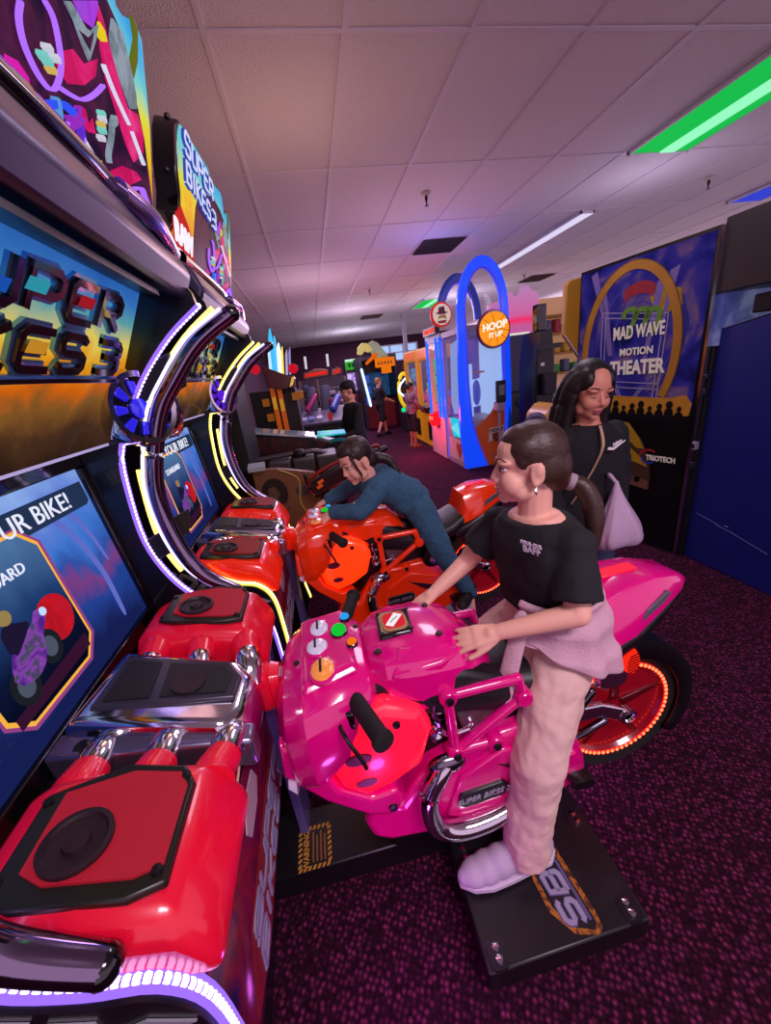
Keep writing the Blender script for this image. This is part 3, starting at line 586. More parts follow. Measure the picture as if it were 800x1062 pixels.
    for k_, ch in enumerate('SUPER'):
        g = MB(); glyphs(g, ch, o_+ux_*.082*k_, ux_, uy_, .055, .085, .02, .020, .003, .25); g.build('side_lettering', mat('letter_side', '8a8894', .35), T)
    MB().plate([(.43, .02), (.52, .10), (.455, .10), (.41, .055)], o_, ux_, uy_, .003).build('side_bar', mat('letter_side', '8a8894', .35), T)
    return T
def catmull2(pts):
    return [(p.x, p.y) for p in catmull([(a, b, 0) for a, b in pts], 5)]
CAB = cabinet()
PINKRED = _M['red_shell']
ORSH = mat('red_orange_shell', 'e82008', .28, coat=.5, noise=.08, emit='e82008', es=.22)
CAB2 = copy_tree(CAB, None, {'red_shell': ORSH, 'led_purple': glow('led_gold', 'fff0a0', 4), 'led_purple_strip': glow('led_gold_strip', 'ffe060', 1.6), 'blue_blade': glow('violet_blade', '6020e0', .8), 'speaker_mesh_red': mat('speaker_mesh_orange', '901408', .6, noise=.5, nscale=400)})
CAB2.location.y += 1.07
_k = [o for o in SC.objects if o.parent == CAB2 and o.name.startswith('guard_tube')][0]
for o in [q for q in SC.objects if q.parent == _k]+[_k]: bpy.data.objects.remove(o)
CAB2['label'] = 'second motorcycle racing cabinet, yellow LED edges and orange-red consoles, behind the near one'
# ================================================================== ride-on motorbike
BIKEY = .9
PINK = mat('bike_pink', 'd40478', .2, coat=.9, noise=.06, emit='c80068', es=.10)
PGLOW = mat('bike_red_glow', 'f01840', .3, coat=.5, emit='ff1030', es=.75)
PADM = mat('black_pad', '141218', .45, noise=.2, bump=.1, bscale=60)
def bike():
    T = thing('ride_on_motorbike', (.3, BIKEY, .2), 'hot pink ride-on arcade motorbike in the foreground carrying the girl in the black t-shirt', 'motorbike ride', 'ride-on motorbikes')
    B = BIKEY
    # nose cowl with dashboard
    MB().super([(-.236, B-.01, .735, .07, .06), (-.226, B-.01, .74, .14, .11), (-.200, B-.01, .745, .192, .147), (-.15, B-.01, .765, .215, .16), (-.10, B-.005, .785, .215, .148), (-.04, B, .795, .195, .128), (.015, B, .80, .165, .105), (.03, B, .80, .13, .08)], 'x', 20, 3.0).build('nose_cowl', PINK, T, bevel=.006, ang=24)
    dsh = MB().faces([[( -.15, B-.17, .905), (-.16, B+.13, .915), (-.02, B+.15, .918), (.0, B-.13, .915)], [(-.14, B-.145, .928), (-.145, B+.11, .935), (-.03, B+.125, .935), (-.015, B-.11, .934)]]).build('dashboard', PINK, T, bevel=.012, seg=3)
    GA = mat('gauge_face', 'b8b0c8', .15, coat=1, emit='c8c0e0', es=.35, noise=.4, nscale=60)
    for (x, y, rx, ry, mm) in ((-.098, B+.055, .026, .038, GA), (-.105, B-.025, .028, .034, GA), (-.093, B-.115, .03, .042, mat('gauge_amber', 'e89040', .2, coat=1, emit='e08030', es=.4, noise=.4, nscale=70))):
        g = MB(); g.ell((x, y, .933), (rx*1.18, ry*1.18, .008), 20, 8)
        b = g.build('gauge_bezel', PINK, dsh); MB().ell((x, y, .936), (rx, ry, .009), 20, 8).build('gauge', mm, b)
        MB().obox((x-.004, y+.006, .9455), (.003, 0, 0), (0, ry*.55, 0), (0, 0, .001)).build('needle', BLACK, b)
    for (x, y, r, nm, cc, es) in ((-.043, B+.018, .021, 'start_button', '18d038', .8), (-.022, B+.075, .014, 'view_button', '30a8ff', .8), (-.012, B-.045, .013, 'view_button', 'ff7818', .8)):
        b = MB().cone([(r*1.15, 0), (r*1.15, .008), (r, .01)], (x, y, .932), (0, 0, 1), 18).build('button_ring', BLACKG, dsh)
        MB().ell((x, y, .944), (r*1.0, r*1.3 if nm == 'start_button' else r, .010), 16, 8).build(nm, glow('btn_'+cc, cc, es), b)
    for x, y in ((-.16, B-.06), (-.02, B-.09), (-.13, B+.12), (.005, B+.04)): MB().cone([(.008, 0), (.007, .005), (0, .006)], (x, y, .925), (0, 0, 1), 10).build('dash_bolt', BLACK, dsh)
    # headlight notch and streaks in the nose
    MB().super([(-.226, B-.14, .665, .05, .016, 2), (-.205, B-.15, .66, .055, .022, 2)], 'x', 16).build('headlight', mat('headlight_white', 'd8c8e8', .1, coat=1), T)
    # side cowls, lit red from inside, each with two vents
    for sg in (-1, 1):
        y0 = B+sg*.135
        o = [(-.075, .82), (.04, .845), (.13, .80), (.155, .73), (.12, .62), (.04, .575), (-.045, .552), (-.10, .60), (-.13, .70)]
        rings = []
        for k, h in ((1, 0), (1, .03), (.9, .052), (.6, .064)):
            rings.append([(.01+(x-.01)*k, y0+sg*h, .70+(z-.70)*k) for x, z in o])
        sc = MB().faces(rings).build('side_cowl', PGLOW, T, bevel=.01, seg=2)
        VM = mat('vent_dark_red', '6a1038', .4)
        MB().super([(y0+sg*.05, -.045, .715, .036, .020, 2), (y0+sg*.0695, -.045, .715, .032, .016, 2)], 'y', 18).build('cowl_vent', VM, sc)
        MB().super([(y0+sg*.045, -.035, .63, .030, .016, 2), (y0+sg*.0665, -.035, .63, .026, .013, 2)], 'y', 18).build('cowl_vent', VM, sc)
        MB().cone([(.011, 0), (.009, .007), (0, .008)], (.06, y0+sg*.058, .79), (0, sg, 0), 10).build('cowl_bolt', BLACK, sc)
        # front fairing strip running down to the belly
        o = [(-.225, .80), (-.15, .72), (-.11, .60), (-.03, .535), (.035, .545), (.055, .50), (.03, .45), (-.05, .475), (-.15, .57), (-.235, .69)]
        MB().prism(o, 'y', y0-sg*.02, y0+sg*.045).build('front_fairing', PINK, T, bevel=.012, seg=3)
        MB().cone([(.013, 0), (.011, .006), (0, .007)], (.02, y0+sg*.045, .485), (0, sg, 0), 12).build('fairing_bolt', BLACK, T)
    # dark inner spine and engine
    MB().super([(-.12, B, .60, .10, .10), (.1, B, .58, .11, .15), (.3, B, .58, .12, .18), (.5, B, .62, .11, .16), (.62, B, .60, .08, .1)], 'x', 18, 3).build('inner_frame', BLACK, T)
    # belly fairing
    bel = [(-.035, .475), (-.065, .40), (-.05, .335), (.0, .30), (.15, .28), (.29, .235), (.50, .28), (.64, .33), (.625, .43), (.60, .50), (.54, .585), (.42, .62), (.30, .61), (.22, .60), (.14, .565), (.05, .44)]
    MB().prism(bel, 'y', B-.155, B+.155).build('belly_fairing', PINK, T, bevel=.02, seg=3)
    for sg in (-1, 1):
        y0 = B+sg*.155; f = lambda pts, h, nm, m, bv=.006: MB().prism(pts, 'y', y0-sg*.01, y0+sg*h).build(nm, m, T, bevel=bv, seg=2)
        f([(.22, .50), (.35, .57), (.52, .52), (.56, .42), (.46, .34), (.25, .31), (.17, .36)], .012, 'side_panel', PINK, .008)
        f([(.33, .52), (.50, .46), (.54, .42), (.42, .455)], .015, 'panel_slot', mat('slot_dark', '300a20', .4), .002)
        f([(.50, .40), (.60, .42), (.58, .48), (.52, .47)], .014, 'foot_guard', PINK, .006)
        pl = MB().prism([(.205, .405), (.215, .445), (.345, .455), (.365, .43), (.35, .40), (.23, .388)], 'y', y0, y0+sg*.022).build('name_plate', mat('plate_black', '14101a', .3), T, bevel=.004)
        if sg < 0:
            text('plate_lettering', 'SUPER BIKES 3', .026, mat('plate_silver', 'c8c4d8', .25, .6), (.282, y0-.0235, .422), V(1, 0, .06), V(0, 0, 1), pl, .002, bold=.0006, shear=.25)
        # chrome exhaust pipe curling down the side
        MB().tube([(.20, y0+sg*.0, .575), (.165, y0+sg*.02, .56), (.12, y0+sg*.03, .48), (.135, y0+sg*.032, .37), (.20, y0+sg*.032, .325), (.30, y0+sg*.03, .325), (.40, y0+sg*.02, .345)], [.022, .026, .028, .029, .029, .028, .024], 14, 8).build('exhaust_pipe', CHROME, T)
        MB().ell((.185, y0+sg*.012, .575), (.055, .022, .03), 16, 8).build('exhaust_flange', mat('flange_dark_chrome', '807888', .2, 1), T)
        # trellis frame
        A, Bn, Cn, D, E_ = V(.205, y0, .80), V(.215, y0, .60), V(.415, y0, .735), V(.40, y0, .80), V(.33, y0, .60)
        fr = MB(); r = .0145
        for p, q in ((A, Bn), (A, D), (Bn, Cn), (D, Cn), (Bn, E_)): fr.caps(p, r, q, r, 10)
        for p in (A, Bn, Cn, E_): fr.cone([(.025, -.02), (.025, .014), (.02, .02)], p, (0, sg, 0), 16)
        t = fr.build('trellis_frame', PINK, T)
        for p in (A, Bn, E_): MB().cone([(.012, 0), (.010, .006), (0, .006)], p+V(0, sg*.021, 0), (0, sg, 0), 10).build('frame_bolt', BLACK, t)
        # engine castings: grey plate with bolt holes, ribbed block, chrome ports
        cp = MB().prism([(.235, .775), (.37, .76), (.385, .70), (.33, .635), (.25, .63), (.232, .70)], 'y', y0-sg*.045, y0-sg*.022).build('casting_plate', mat('casting_grey', '8a7c88', .3, .8), T, bevel=.006)
        for x, z in ((.285, .72), (.345, .725), (.27, .66)): MB().cone([(.013, -.004), (.013, .006), (.008, .006), (.007, .001), (0, .001)], (x, y0-sg*.022, z), (0, sg, 0), 14).build('casting_bolt', CHROME, cp)
        rb = MB()
        for i in range(6): rb.obox((.165, y0-sg*.05, .66+.022*i), (.045, 0, .008), (0, .022, 0), (0, 0, .005))
        rb.build('cylinder_fins', mat('fins_dark', '4a4450', .25, .9), T, bevel=.002)
        for x, z in ((.135, .70), (.185, .745), (.175, .655)): MB().cone([(.02, -.03), (.022, .0), (.017, .006), (.012, .004), (0, -.004)], (x, y0-sg*.02, z), (0, sg, 0), 16).build('chrome_port', CHROME, T)
        MB().tube([(.185, y0-sg*.01, .80), (.165, y0, .755), (.175, y0+sg*.004, .71), (.155, y0, .67), (.165, y0-sg*.01, .64)], .006, 8).build('hose', mat('hose_lilac', 'a090d0', .2, 1), T)
        MB().cone([(.052, -.02), (.056, .0), (.05, .012), (.034, .014), (.032, .022), (0, .024)], (.48, y0-.0*sg, .63), (0, sg, 0), 24).build('clutch_cover', mat('clutch_dark', '3a3442', .22, .9), T)
        MB().cone([(.024, .02), (.022, .030), (0, .032)], (.48, y0, .63), (0, sg, 0), 8).build('clutch_cap', CHROME, T)
        MB().tube([(.13, y0-sg*.02, .68), (.17, y0, .70), (.20, y0-sg*.005, .66), (.26, y0, .67)], .007, 8).build('hose', CHROME, T)
        # black pad along the tank and knee
        rg = []
        for x, zt, zb, w in ((.0, .845, .775, .03), (.06, .86, .76, .05), (.16, .86, .735, .06), (.26, .85, .715, .06), (.36, .80, .69, .06), (.42, .76, .69, .05)):
            yi = B+sg*.09; yo = B+sg*(.10+w)
            rg.append([(x, yi, zt+.01), (x, yo-sg*.015, zt), (x, yo, (zt+zb)/2), (x, yo-sg*.015, zb), (x, yi, zb-.01)])
        MB().faces(rg).build('tank_pad', PADM, T, bevel=.01, seg=2)
        # grips and levers
        root, tip = V(-.035, B+sg*.14, .862), V(.02, B+sg*.30, .872)
        hb = MB().cyl(V(-.05, B+sg*.06, .86), root, .02).build('handlebar', BLACK, T)
        d = (tip-root).normalized()
        L = (tip-root).length
        MB().cone([(.019, 0), (.025, .004), (.025, .014), (.021, .018), (.021, L-.012), (.025, L-.010), (.025, L), (.012, L+.004), (0, L+.004)], root, d, 18).build('grip', RUBBER, hb)
        MB().obox((-.085, B+sg*.165, .835), (.05, sg*.018, 0), (0, .018, 0), (0, 0, .026)).build('clamp_block', BLACKG, hb, bevel=.006)
        MB().tube([(-.075, B+sg*.19, .84), (-.06, B+sg*.235, .83), (-.035, B+sg*.25, .775), (-.028, B+sg*.25, .745)], .005, 8).build('brake_lever', BLACK, hb)
    # fuel tank, ticket display
    MB().super([(.02, B, .82, .11, .095), (.06, B, .825, .145, .108), (.14, B, .825, .16, .112), (.22, B, .82, .155, .110), (.29, B, .805, .13, .098), (.34, B, .78, .095, .07), (.37, B, .76, .06, .04)], 'x', 18, 3).build('fuel_tank', PINK, T, bevel=.006, ang=24)
    for sg in (-1, 1): MB().faces([[(.06, B+sg*.14, .86), (.2, B+sg*.15, .88), (.3, B+sg*.10, .875), (.1, B+sg*.09, .92)], [(.07, B+sg*.145, .885), (.2, B+sg*.147, .905), (.28, B+sg*.10, .90), (.1, B+sg*.095, .938)]]).build('tank_ridge', PINK, T, bevel=.01)
    ds = MB().faces([[(.06+.0*k, B-.055, .925), (.155, B-.055, .927), (.165, B+.055, .928), (.065, B+.06, .926)] for k in (0, )]+[[(.063, B-.052, .945), (.153, B-.052, .945), (.162, B+.052, .946), (.068, B+.056, .946)]]).build('display_bezel', BLACKG, T, bevel=.006)
    rr = lambda cx, cyy, a, b, z: [(cx+a*math.copysign(abs(math.cos(t))**.5, math.cos(t)), cyy+b*math.copysign(abs(math.sin(t))**.5, math.sin(t)), z) for t in [2*math.pi*i/24 for i in range(24)]]
    MB().faces([rr(.112, B, .037, .042, .944), rr(.112, B, .035, .040, .949)]).build('display_rim', mat('display_tan', 'b08858', .5), ds)
    MB().faces([rr(.112, B, .030, .034, .948), rr(.112, B, .030, .034, .9505)]).build('display_screen', glow('display_red', 'e02838', .8), ds)
    MB().faces([[(.086, B-.018, h), (.105, B-.030, h), (.139, B+.016, h), (.118, B+.031, h)] for h in (.9503, .9518)]).build('display_card', glow('display_white', 'f4f0f4', .9), ds)
    MB().tube([(.10, B-.012, .9522), (.112, B+.0, .9522), (.124, B+.01, .9522)], .0012, 6).build('display_mark', BLACK, ds)
    for x, y in ((.072, B-.045), (.152, B-.045), (.158, B+.045), (.074, B+.048)): MB().cone([(.006, 0), (.005, .003), (0, .003)], (x, y, .946), (0, 0, 1), 8).build('display_screw', BLACK, ds)
    for x, y in ((.22, B-.07), (.22, B+.07), (.05, B-.085)): MB().cone([(.010, 0), (.008, .005), (0, .005)], (x, y, .932-.3*abs(y-B)**1.5), (0, 0, 1), 10).build('tank_bolt', BLACK, T)
    # seat
    MB().super([(.30, B, .74, .11, .06), (.40, B, .725, .13, .05), (.52, B, .725, .145, .05), (.62, B, .755, .14, .052), (.70, B, .80, .12, .05), (.77, B, .85, .10, .045), (.80, B, .87, .08, .03)], 'x', 22, 2.8).build('seat', PADM, T)
    # tail
    rg = []
    for x, zt, zb, w, wt in ((.66, .80, .76, .115, .09), (.70, .925, .775, .13, .085), (.78, .955, .80, .125, .08), (.88, .955, .845, .10, .07), (.97, .935, .875, .07, .055), (1.02, .905, .885, .035, .03)):
        rg.append([(x, B-w, zb+.01), (x, B-w*.85, zb), (x, B+w*.85, zb), (x, B+w, zb+.01), (x, B+w*.97, (zt+zb)/2), (x, B+wt, zt-.006), (x, B+wt*.8, zt), (x, B-wt*.8, zt), (x, B-wt, zt-.006), (x, B-w*.97, (zt+zb)/2)])
    tl = MB().faces(rg).build('tail', PINK, T, bevel=.008, seg=2)
    for sg in (-1, 1):
        MB().faces([[(.80, B+sg*(.110+h), .853), (.815, B+sg*(.106+h), .885), (.90, B+sg*(.082+h), .915), (.915, B+sg*(.080+h), .905), (.89, B+sg*(.088+h), .885)] for h in (0, .012)]).build('tail_slot', mat('slot_grey', '5a5460', .4), tl, bevel=.003)
    MB().obox((.80, B, .957), (.06, 0, .003), (0, .022, 0), (-.0, 0, .003)).build('painted_tail_glow', mat('tail_red_glow', 'e01838', .3, emit='ff1838', es=.35), tl, bevel=.003)  # red glow on top of the tail, put in as a faintly emissive strip
    MB().super([(.64, B, .70, .10, .05), (.72, B, .735, .115, .05), (.82, B, .785, .11, .045), (.92, B, .84, .085, .035), (1.0, B, .875, .05, .015)], 'x', 20, 3).build('tail_underside', BLACK, T)
    # rear mudguard and wheel
    wc = V(.80, B, .465)
    rings = []
    for i in range(17):
        t = math.radians(-35+150*i/16); rr_ = .272; p = wc+V(math.cos(t), 0, math.sin(t))*rr_; q = wc+V(math.cos(t), 0, math.sin(t))*(rr_-.055)
        rings.append([(q.x, B-.078, q.z), (p.x-.0, B-.07, p.z), (p.x, B+.07, p.z), (q.x, B+.078, q.z)])
    MB().faces(rings, closed=False).build('mudguard', BLACK, T, solid=.012)
    tr = MB().cone([(.185, -.06), (.235, -.068), (.252, -.045), (.258, 0), (.252, .045), (.235, .068), (.185, .06), (.185, -.06)], wc, (0, 1, 0), 48, cap=False).build('tire', RUBBER, T)
    for sg in (-1, 1):
        MB().cone([(.192, .02), (.192, .062), (.178, .063), (.170, .050), (.06, .043), (.0, .043)], wc, (0, sg, 0), 48).build('wheel_disc', mat('disc_red_lit', '780818', .25, coat=.6, emit='e00828', es=.10, noise=.5, nscale=8), tr)
        d = MB()
        for i in range(64):
            t = 2*math.pi*i/64; d.ell(wc+V(math.cos(t)*.183, sg*.067, math.sin(t)*.183), (.006, .004, .006), 6, 4)
        d.build('wheel_led', glow('wheel_led_red', 'ff5030', 6), tr)
        MB().cone([(.188, .060), (.188, .066), (.178, .066), (.178, .060), (.188, .060)], wc, (0, sg, 0), 48, cap=False).build('led_ring', glow('led_ring_red', 'ff1818', 1.6), tr)
        for k in range(5):
            t = 2*math.pi*k/5+.3; dv = V(math.cos(t), 0, math.sin(t)); nv = V(-math.sin(t), 0, math.cos(t))
            MB().faces([[wc+dv*a+nv*b_+V(0, sg*h, 0) for a, b_ in ((.03, -.018), (.17, -.009), (.17, .009), (.03, .018))] for h in (.044, .052)]).build('spoke', mat('spoke_red', '4a0814', .3, .4, emit='c00820', es=.05), tr, bevel=.003)
        # swing arm, shock, lights
        y0 = B+sg*.085
        MB().faces([[(.60, y0+h*sg, .50), (.63, y0+h*sg, .555), (.72, y0+h*sg, .545), (.80, y0+h*sg, .50), (.845, y0+h*sg, .465), (.83, y0+h*sg, .44), (.79, y0+h*sg, .45), (.72, y0+h*sg, .49)] for h in (-.012, .012)]).build('swing_arm', CHROME, T, bevel=.008, seg=3)
        MB().cone([(.026, -.01), (.028, .016), (.018, .02), (.014, .012), (0, .012)], (.815, y0, .468), (0, sg, 0), 20).build('axle_nut', CHROME, T)
        MB().caps((.62, y0+sg*.01, .43), .012, (.73, y0+sg*.01, .475), .012, 10).build('tie_rod', DCHROME, T)
        MB().caps((.56, y0, .44), .02, (.68, y0, .60), .016, 12).build('shock_absorber', DCHROME, T)
        sp2 = []
        for i in range(70):
            t = i/69; c = V(.545, y0, .565).lerp(V(.60, y0, .47), t); a = 2*math.pi*6*t
            sp2.append(c+V(.55, 0, .3)*.05*math.cos(a)+V(0, 1, 0)*.028*math.sin(a))
        MB().tube(sp2, .0055, 6, smooth=False).build('shock_spring', CHROME, T)
        MB().super([(B+sg*.085, .745, .645, .055, .045, 3), (B+sg*.10, .745, .645, .045, .035, 3)], 'y', 16).build('chrome_block', CHROME, T)
        tlm = MB().super([(B+sg*.098, .795, .70, .026, .045, 2), (B+sg*.112, .795, .70, .022, .038, 2)], 'y', 18).build('side_light', glow('side_light_red', 'ff2414', 1.2), T)
        for i in range(7):
            z = .67+.01*i; MB().obox((.795, B+sg*.113, z), (.020*math.sqrt(max(.1, 1-((z-.70)/.042)**2)), 0, .004), (0, .0012, 0), (0, 0, .0018)).build('light_bar', mat('light_bar_red', '600808', .4), tlm)
        MB().super([(B+sg*.09, .60, .36, .04, .02, 4), (B+sg*.19, .60, .36, .035, .016, 4)], 'y', 12).build('foot_rest', BLACK, T)
    MB().prism([(.0, .28), (.30, .235), (.46, .27), (.46, .125), (.02, .125)], 'y', B-.09, B+.09).build('pedestal', BLACK, T)
    return T
def platform():
    B = BIKEY
    T = thing('ride_platform', (.42, B, 0), 'low black platform on casters under the pink motorbike, with a WARNING sticker on its arm', 'ride base', 'ride bases')
    x0, x1, y0, y1, z0, z1 = .183, .648, B-.412, B+.412, .045, .13
    PL = mat('platform_black', '100e13', .38, noise=.35, nscale=12)
    MB().bx(x0, x1, y0, y1, z0, z1).build('deck', PL, T, bevel=.006)
    MB().bx(-.42, x0+.02, B-.075, B+.12, .035, .137).build('arm', PL, T, bevel=.005)
    MB().bx(-.305, -.275, B+.04, B+.16, .05, .76).build('upright', mat('upright_lilac_grey', '7068a8', .35, .5), T, bevel=.004)
    for x in (x0+.037, x1-.039):
        for y in (y0+.032, y1-.04, y0+.268):
            pl = MB().super([(z1-.002, x, y, .026, .032, 4), (z1+.003, x, y, .024, .030, 4)], 'z', 20).build('corner_plate', mat('plate_steel_dark', '3a3440', .3, .8), T)
            MB().cone([(.010, 0), (.009, .006), (.0, .008)], (x, y+.012, z1+.003), (0, 0, 1), 12).cone([(.010, 0), (.009, .006), (.0, .008)], (x, y-.012, z1+.003), (0, 0, 1), 12).build('bolt', CHROME, pl)
    for x in (x0+.06, x1-.05):
        for y in (y0+.05, y1-.05):
            c = MB().bx(x-.014, x+.014, y-.016, y+.016, .028, .046).build('caster_fork', CHROME, T)
            MB().cyl((x-.011, y, .021), (x+.011, y, .021), .021, n=18).build('caster_wheel', mat('caster_white', 'b0a8b8', .4), c)
    # deck emblem: SB3 in a burning plate
    o = V(.470, B-.40, z1); ux = V(-.10, 1, 0).normalized(); uy = V(-1, -.10, 0).normalized()
    MB().plate([(-.012, -.03), (.0, -.046), (.03, -.052), (.20, -.05), (.255, -.01), (.25, .045), (.23, .062), (.07, .066), (.01, .03)], o, ux, uy, .0012).build('emblem_flame', art('emblem_flame', [(0, '1a0c06'), (.40, '5a3010'), (.52, 'b87020'), (.6, '4a2008'), (1, '201008')], 34, None, es=0, rough=.5), T)
    MB().plate([(.0, -.026), (.012, -.038), (.20, -.036), (.24, -.008), (.235, .04), (.22, .05), (.075, .052), (.02, .02)], o+V(0, 0, .001), ux, uy, .0012).build('emblem_plate', mat('emblem_black', '18121c', .4), T)
    for th, mm, h in ((.019, mat('emblem_edge', '5a5480', .35), .0026), (.013, mat('emblem_grey', 'a09cb8', .35, .2), .0034)):
        g = MB(); glyphs(g, 'SB3', o+ux*.022-uy*.014+V(0, 0, .0005), ux, uy, .048, .05, .022, th, h, .25); g.build('emblem_lettering', mm, T)
    MB().strip([(.02, -.028), (.21, -.028)], .008, o, ux, uy, .003).build('emblem_bar', mat('emblem_edge', '5a5480', .35), T)
    # hazard sticker
    c = V(-.255, B-.01, .1372); hx, hy = .055, .065; st = MB().bx(c.x-hx, c.x+hx, c.y-hy, c.y+hy, c.z, c.z+.0008).build('warning_sticker', mat('sticker_black', '18140c', .5), T)
    hz = mat('hazard_yellow', 'b8862c', .5); k = MB()
    def para(x, y, along):
        if along == 'x': k.faces([[(x, y-.006, c.z+h), (x+.008, y-.006, c.z+h), (x+.014, y+.006, c.z+h), (x+.006, y+.006, c.z+h)] for h in (.0007, .0016)])
        else: k.faces([[(x-.006, y, c.z+h), (x-.006, y+.008, c.z+h), (x+.006, y+.014, c.z+h), (x+.006, y+.006, c.z+h)] for h in (.0007, .0016)])
    for i in range(7):
        para(c.x-hx+.001+.0152*i, c.y-hy+.006, 'x'); para(c.x-hx+.001+.0152*i, c.y+hy-.006, 'x')
    for i in range(7):
        para(c.x-hx+.006, c.y-hy+.01+.016*i, 'y'); para(c.x+hx-.006, c.y-hy+.01+.016*i, 'y')
    k.build('hazard_stripe', hz, st)
    text('warning_lettering', 'WARNING!', .026, hz, (c.x-.028, c.y, c.z+.0012), V(0, 1, 0), V(-1, 0, 0), st, .0008, sx=.9, bold=.0006)
    g = MB()
    for i, x in enumerate((-.006, .007, .02, .033)):
        g.bx(c.x+x-.002, c.x+x+.002, c.y-.045, c.y+.045-.012*(i % 2), c.z+.0008, c.z+.0014)
    g.build('warning_small_print', mat('hazard_orange', '8a5a28', .5), st)
    return T
BIKE = bike(); PLAT = platform()
ORANGE = mat('bike_orange', 'f03808', .22, coat=.9, noise=.06, emit='e82800', es=.12)
BIKE2 = copy_tree(BIKE, None, {'bike_pink': ORANGE, 'bike_red_glow': mat('bike_orange_glow', 'ff4010', .3, coat=.5, emit='ff3808', es=.95)})
BIKE2.location.y += 1.07; BIKE2['label'] = 'orange ride-on arcade motorbike behind the pink one, carrying the child in blue'
PLAT2 = copy_tree(PLAT); PLAT2.location.y += 1.07; PLAT2['label'] = 'low black platform under the orange motorbike'
# ================================================================== theatre booth and blue cabinet at right
def booth():
    T = thing('motion_theatre', (2.75, 2.7, 0), 'tall motion theatre booth with a gold ring and MAD WAVE MOTION THEATER on its side', 'arcade ride')
    A = V(2.29, 3.21, 0); ux = V(.245, -.97, 0).normalized(); uz = V(0, 0, 1)
    BK = mat('booth_black', '0b090d', .3, noise=.2)
    pn = MB().plate([(0, .02), (.965, .02), (.965, 2.17), (0, 2.15)], A, ux, uz, -.045).build('side_panel', BK, T)
    sp = art('space_art', [(0, '0a0818'), (.35, '1a1850'), (.47, '262478'), (.56, '342e80'), (.66, '6a5070'), (.72, '302858'), (1, '8090c0')], 3.2, None, es=.18, base=.8, rough=.3)
    MB().plate([(.012, 1.10), (.945, 1.10), (.945, 2.15), (.012, 2.13)], A, ux, uz, .003).build('space_art', sp, pn)
    S = lambda nm, pts, w, m, h=.006, par=pn: MB().strip(pts, w, A, ux, uz, h).build(nm, m, par)
    P = lambda nm, pts, m, h=.005, par=pn: MB().plate(pts, A, ux, uz, h).build(nm, m, par)
    for k in range(5): S('swirl', arcpts((.50, 1.62), .12+.055*k, 20+30*k, 230+40*k, 24, .16+.07*k), .012, mat('swirl_%d' % (k % 2), ('262470', '3a3a94')[k % 2], .4), .0042)
    P('red_planet', arcpts((.50, 1.86), .15, 40, 140, 14, .12)+arcpts((.50, 1.80), .14, 140, 40, 14, .10), mat('planet_red', '8a2030', .4), .0052)
    P('gold_burst', [(.58, 1.86), (.66, 1.92), (.78, 1.88), (.80, 1.78), (.70, 1.74), (.62, 1.78)], art('burst_gold', [(0, '403050'), (.5, '9a7020'), (1, 'c0a040')], 9, None, es=.15, base=.8), .0048)
    gold = mat('ring_gold', 'a07028', .35, noise=.35, nscale=7, coat=.3)
    S('gold_ring', arcpts((.44, 1.52), .36, -35, 215, 50, .575), .058, gold, .008)
    S('gold_ring_edge', arcpts((.44, 1.52), .388, -35, 215, 50, .605), .006, mat('ring_dark_gold', '6a4818', .4), .009)
    tr = mat('truss_grey', '9088a8', .4)
    for a, b in (((.24, 1.12), (.22, 1.82)), ((.27, 1.12), (.25, 1.80)), ((.22, 1.82), (.72, 1.74)), ((.25, 1.78), (.70, 1.705)), ((.72, 1.74), (.70, 1.12)), ((.69, 1.70), (.67, 1.12)), ((.26, 1.31), (.70, 1.28)), ((.26, 1.27), (.70, 1.24)), ((.36, 1.28), (.44, 1.12)), ((.58, 1.26), (.48, 1.12)), ((.38, 1.28), (.46, 1.12)), ((.60, 1.26), (.50, 1.12))):
        S('truss', [a, b], .007, tr, .006)
    for pts in ([(.20, 1.95), (.24, 1.97), (.33, 1.50), (.29, 1.50)], [(.62, 1.95), (.68, 1.98), (.60, 1.45), (.57, 1.45)], [(.10, 2.1), (.15, 2.12), (.25, 1.80), (.22, 1.78)], [(.70, 2.0), (.76, 2.02), (.70, 1.7), (.68, 1.7)]): P('light_beam_print', pts, mat('beam_print_lilac', '6a5c98', .4), .0050)
    gr = mat('curl_green', '58842c', .4)
    for i in range(3):
        x = .43+.085*i; z = 1.75-.012*i
        S('green_curl', catmull2([(x-.03, z), (x-.02, z+.045), (x+.03, z+.06), (x+.065, z+.03), (x+.05, z-.03), (x+.01, z-.1)]), .034, gr, .009)
    wt = mat('print_cream', 'cfc8b8', .4, emit='cfc8b8', es=.12)
    text('title_lettering', 'MAD WAVE', .125, wt, A+ux*.52+uz*1.65-V(.011, .002, 0), ux, uz-ux*.05, pn, .004, sx=.58, bold=.003)
    text('title_lettering', 'MOTION', .07, wt, A+ux*.52+uz*1.515-V(.011, .002, 0), ux, uz-ux*.05, pn, .004, sx=.9, bold=.002)
    text('title_lettering', 'THEATER', .135, wt, A+ux*.53+uz*1.40-V(.011, .002, 0), ux, uz-ux*.05, pn, .004, sx=.72, bold=.005)
    P('crowd_band', [(.2, 1.19), (.3, 1.20), (.5, 1.19), (.8, 1.18), (.9, 1.2), (.945, 1.14), (.93, 1.05), (.8, 1.04), (.5, 1.03), (.2, 1.05)], mat('crowd_gold', 'b07c20', .45, noise=.3, nscale=15), .009)
    for i in range(10):
        x = .26+.068*i; r = .015+.004*(i % 3); z = 1.105+.014*(i*7 % 3)
        P('crowd_head', arcpts((x, z), r, 0, 350, 12, r*1.2), BLACK, .012)
        P('crowd_shoulder', [(x-.036, 1.02), (x-.026, z-.035), (x-.008, z-.018), (x+.008, z-.018), (x+.026, z-.035), (x+.036, 1.02)], BLACK, .0115)
